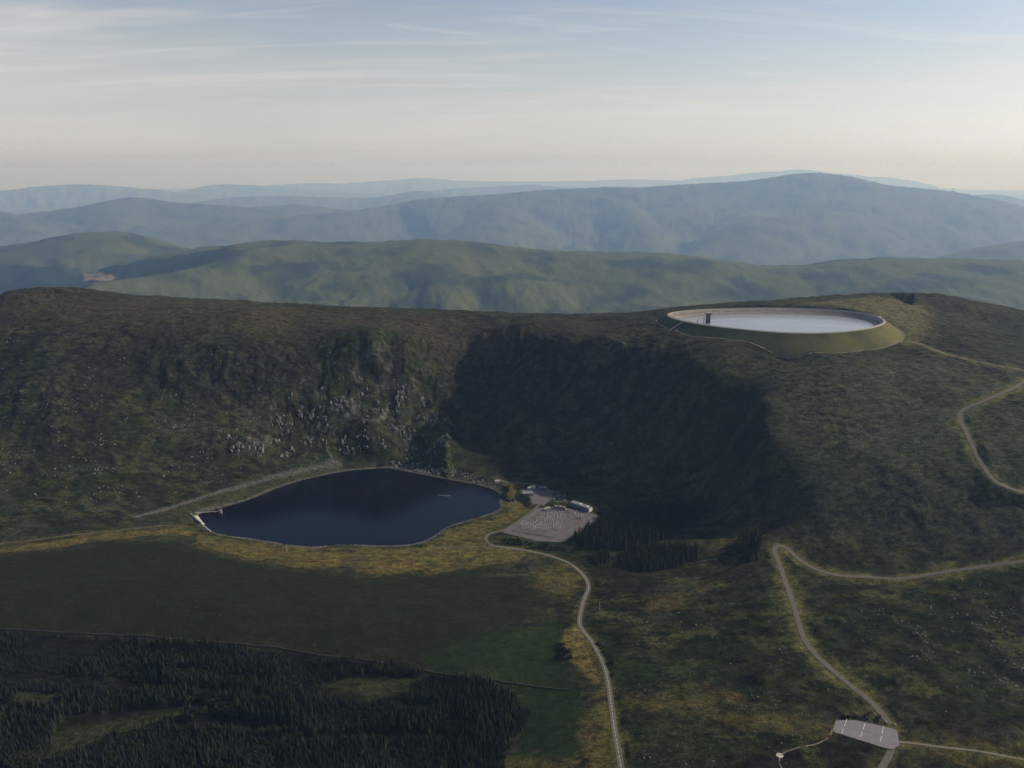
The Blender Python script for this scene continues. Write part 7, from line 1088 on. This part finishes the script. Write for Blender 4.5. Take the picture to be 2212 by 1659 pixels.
RA = np.array([(r[0], r[1]) for r in RK]); RZ = height(RA[:, 0], RA[:, 1]); RD = np.sqrt(RA[:, 0] ** 2 + RA[:, 1] ** 2 + (600 - RZ) ** 2)
app = np.array([r[2] * r[3] for r in RK]) / RD; ordr = np.argsort(-app)
BL = {'c': ('pale granite crag block on the steep heathery slope behind the lake', 'crag blocks behind the lake'), 'l': ('pale granite boulder on the dark slope left of the lake', 'boulders left of the lake'), 'u': ('granite boulder high on the left slope under the plateau edge', 'boulders high on the left slope'), 's': ('pale granite rock on the shore at the head of the lake', 'rocks at the head of the lake'), 'b': ('pale rock of the narrow buttress dropping into the lake head', 'rocks of the buttress'), 'k': ('grey scree boulder on the shaded corrie wall', 'boulders on the shaded corrie wall'), 'r': ('grey rubble block heaped between the lake and the control building', 'rubble blocks by the forecourt'), 'm': ('pale boulder on the moor slope right of the hill road', 'boulders on the right hand moor'), 'n': ('pale stone on the open grass between the roads and the lake', 'stones on the open grass')}
def rrot(e): return (rnd.uniform(-0.25, 0.25), rnd.uniform(-0.25, 0.25), rnd.uniform(0, 6.28))
srcs = []
for c_, i in enumerate(ordr[:300]):
    x, y, s, e, kk = RK[i]; o = bpy.data.objects.new('granite_boulder', bmesh_list[c_ % 5]); COL.objects.link(o)
    o.location = (x, y, RZ[i] + 0.12 * s); o.scale = (s * rnd.uniform(0.7, 1.1), s * rnd.uniform(0.7, 1.1), s * e); o.rotation_euler = rrot(e); tag(o, BL[kk][0], 'boulder', BL[kk][1])
    if c_ < 5: srcs.append(o)
rs = ordr[300:]
P_ = np.array([(RK[i][0], RK[i][1], RZ[i] + 0.1 * RK[i][2]) for i in rs]); S_ = np.array([(RK[i][2] * rnd.uniform(0.7, 1.2), RK[i][2] * rnd.uniform(0.7, 1.2), RK[i][2] * RK[i][3]) for i in rs]); R_ = np.array([rrot(1) for i in rs])
scatter('scattered_stones', P_, S_, R_, srcs, label='small pale granite stones strewn over the heather slopes')
sz = height(shr[:, 0], shr[:, 1]); scatter('shore_rubble', np.c_[shr[:, :2], sz + 0.1], np.c_[shr[:, 2], shr[:, 2] * rng.uniform(0.7, 1.2, len(shr)), shr[:, 2]], np.c_[rng.uniform(-0.4, 0.4, (len(shr), 2)), rng.uniform(0, 6.28, len(shr))], srcs, label='pale rubble lining the lake shore and the rampart above it')
# ---------------------------------------------------------------- labels that single things out
def nth(i): return ('%d' % i) + ('th' if 10 < i % 100 < 14 else {1: 'st', 2: 'nd', 3: 'rd'}.get(i % 10, 'th'))
bylab = {}
for q in list(COL.objects):
    if q.parent is None and q.get('label') and q.get('group'): bylab.setdefault(q['label'], []).append(q)
for lb, mem in bylab.items():
    if 1 < len(mem) <= 80:
        mem.sort(key=lambda q: q.location.x / (q.location.y + 160.0))
        for i, q in enumerate(mem): q['label'] = lb + (', leftmost one' if i == 0 else ', rightmost one' if i == len(mem) - 1 else ', %s from the left' % nth(i + 1))
print('trees', len(trees), 'rocks', len(RK), 'shore', len(shr))
# ---------------------------------------------------------------- haze: the air of the whole valley
hb = bpy.data.meshes.new('haze')
s_, z0_, z1_ = 112000.0, float(Z.min()) - 3.0, 900.0
hb.from_pydata([(sx * s_, sy * s_, zz_) for zz_ in (z0_, z1_) for sx, sy in ((-1, -1), (1, -1), (1, 1), (-1, 1))], [], [(3, 2, 1, 0), (4, 5, 6, 7), (0, 1, 5, 4), (1, 2, 6, 5), (2, 3, 7, 6), (3, 0, 4, 7)])
hm = bpy.data.materials.new('haze'); hm.use_nodes = True
for n_ in list(hm.node_tree.nodes):
    if n_.type != 'OUTPUT_MATERIAL': hm.node_tree.nodes.remove(n_)
pv = hm.node_tree.nodes.new('ShaderNodeVolumePrincipled')
pv.inputs['Color'].default_value = (0.355, 0.565, 1.0, 1)
pv.inputs['Absorption Color'].default_value = (1, 1, 1, 1)
pv.inputs['Density'].default_value = 3.35e-5
pv.inputs['Anisotropy'].default_value = 0.2
hm.node_tree.links.new(pv.outputs[0], [n_ for n_ in hm.node_tree.nodes if n_.type == 'OUTPUT_MATERIAL'][0].inputs['Volume'])
hb.materials.append(hm)
haze = bpy.data.objects.new('haze', hb); COL.objects.link(haze); haze['kind'] = 'stuff'
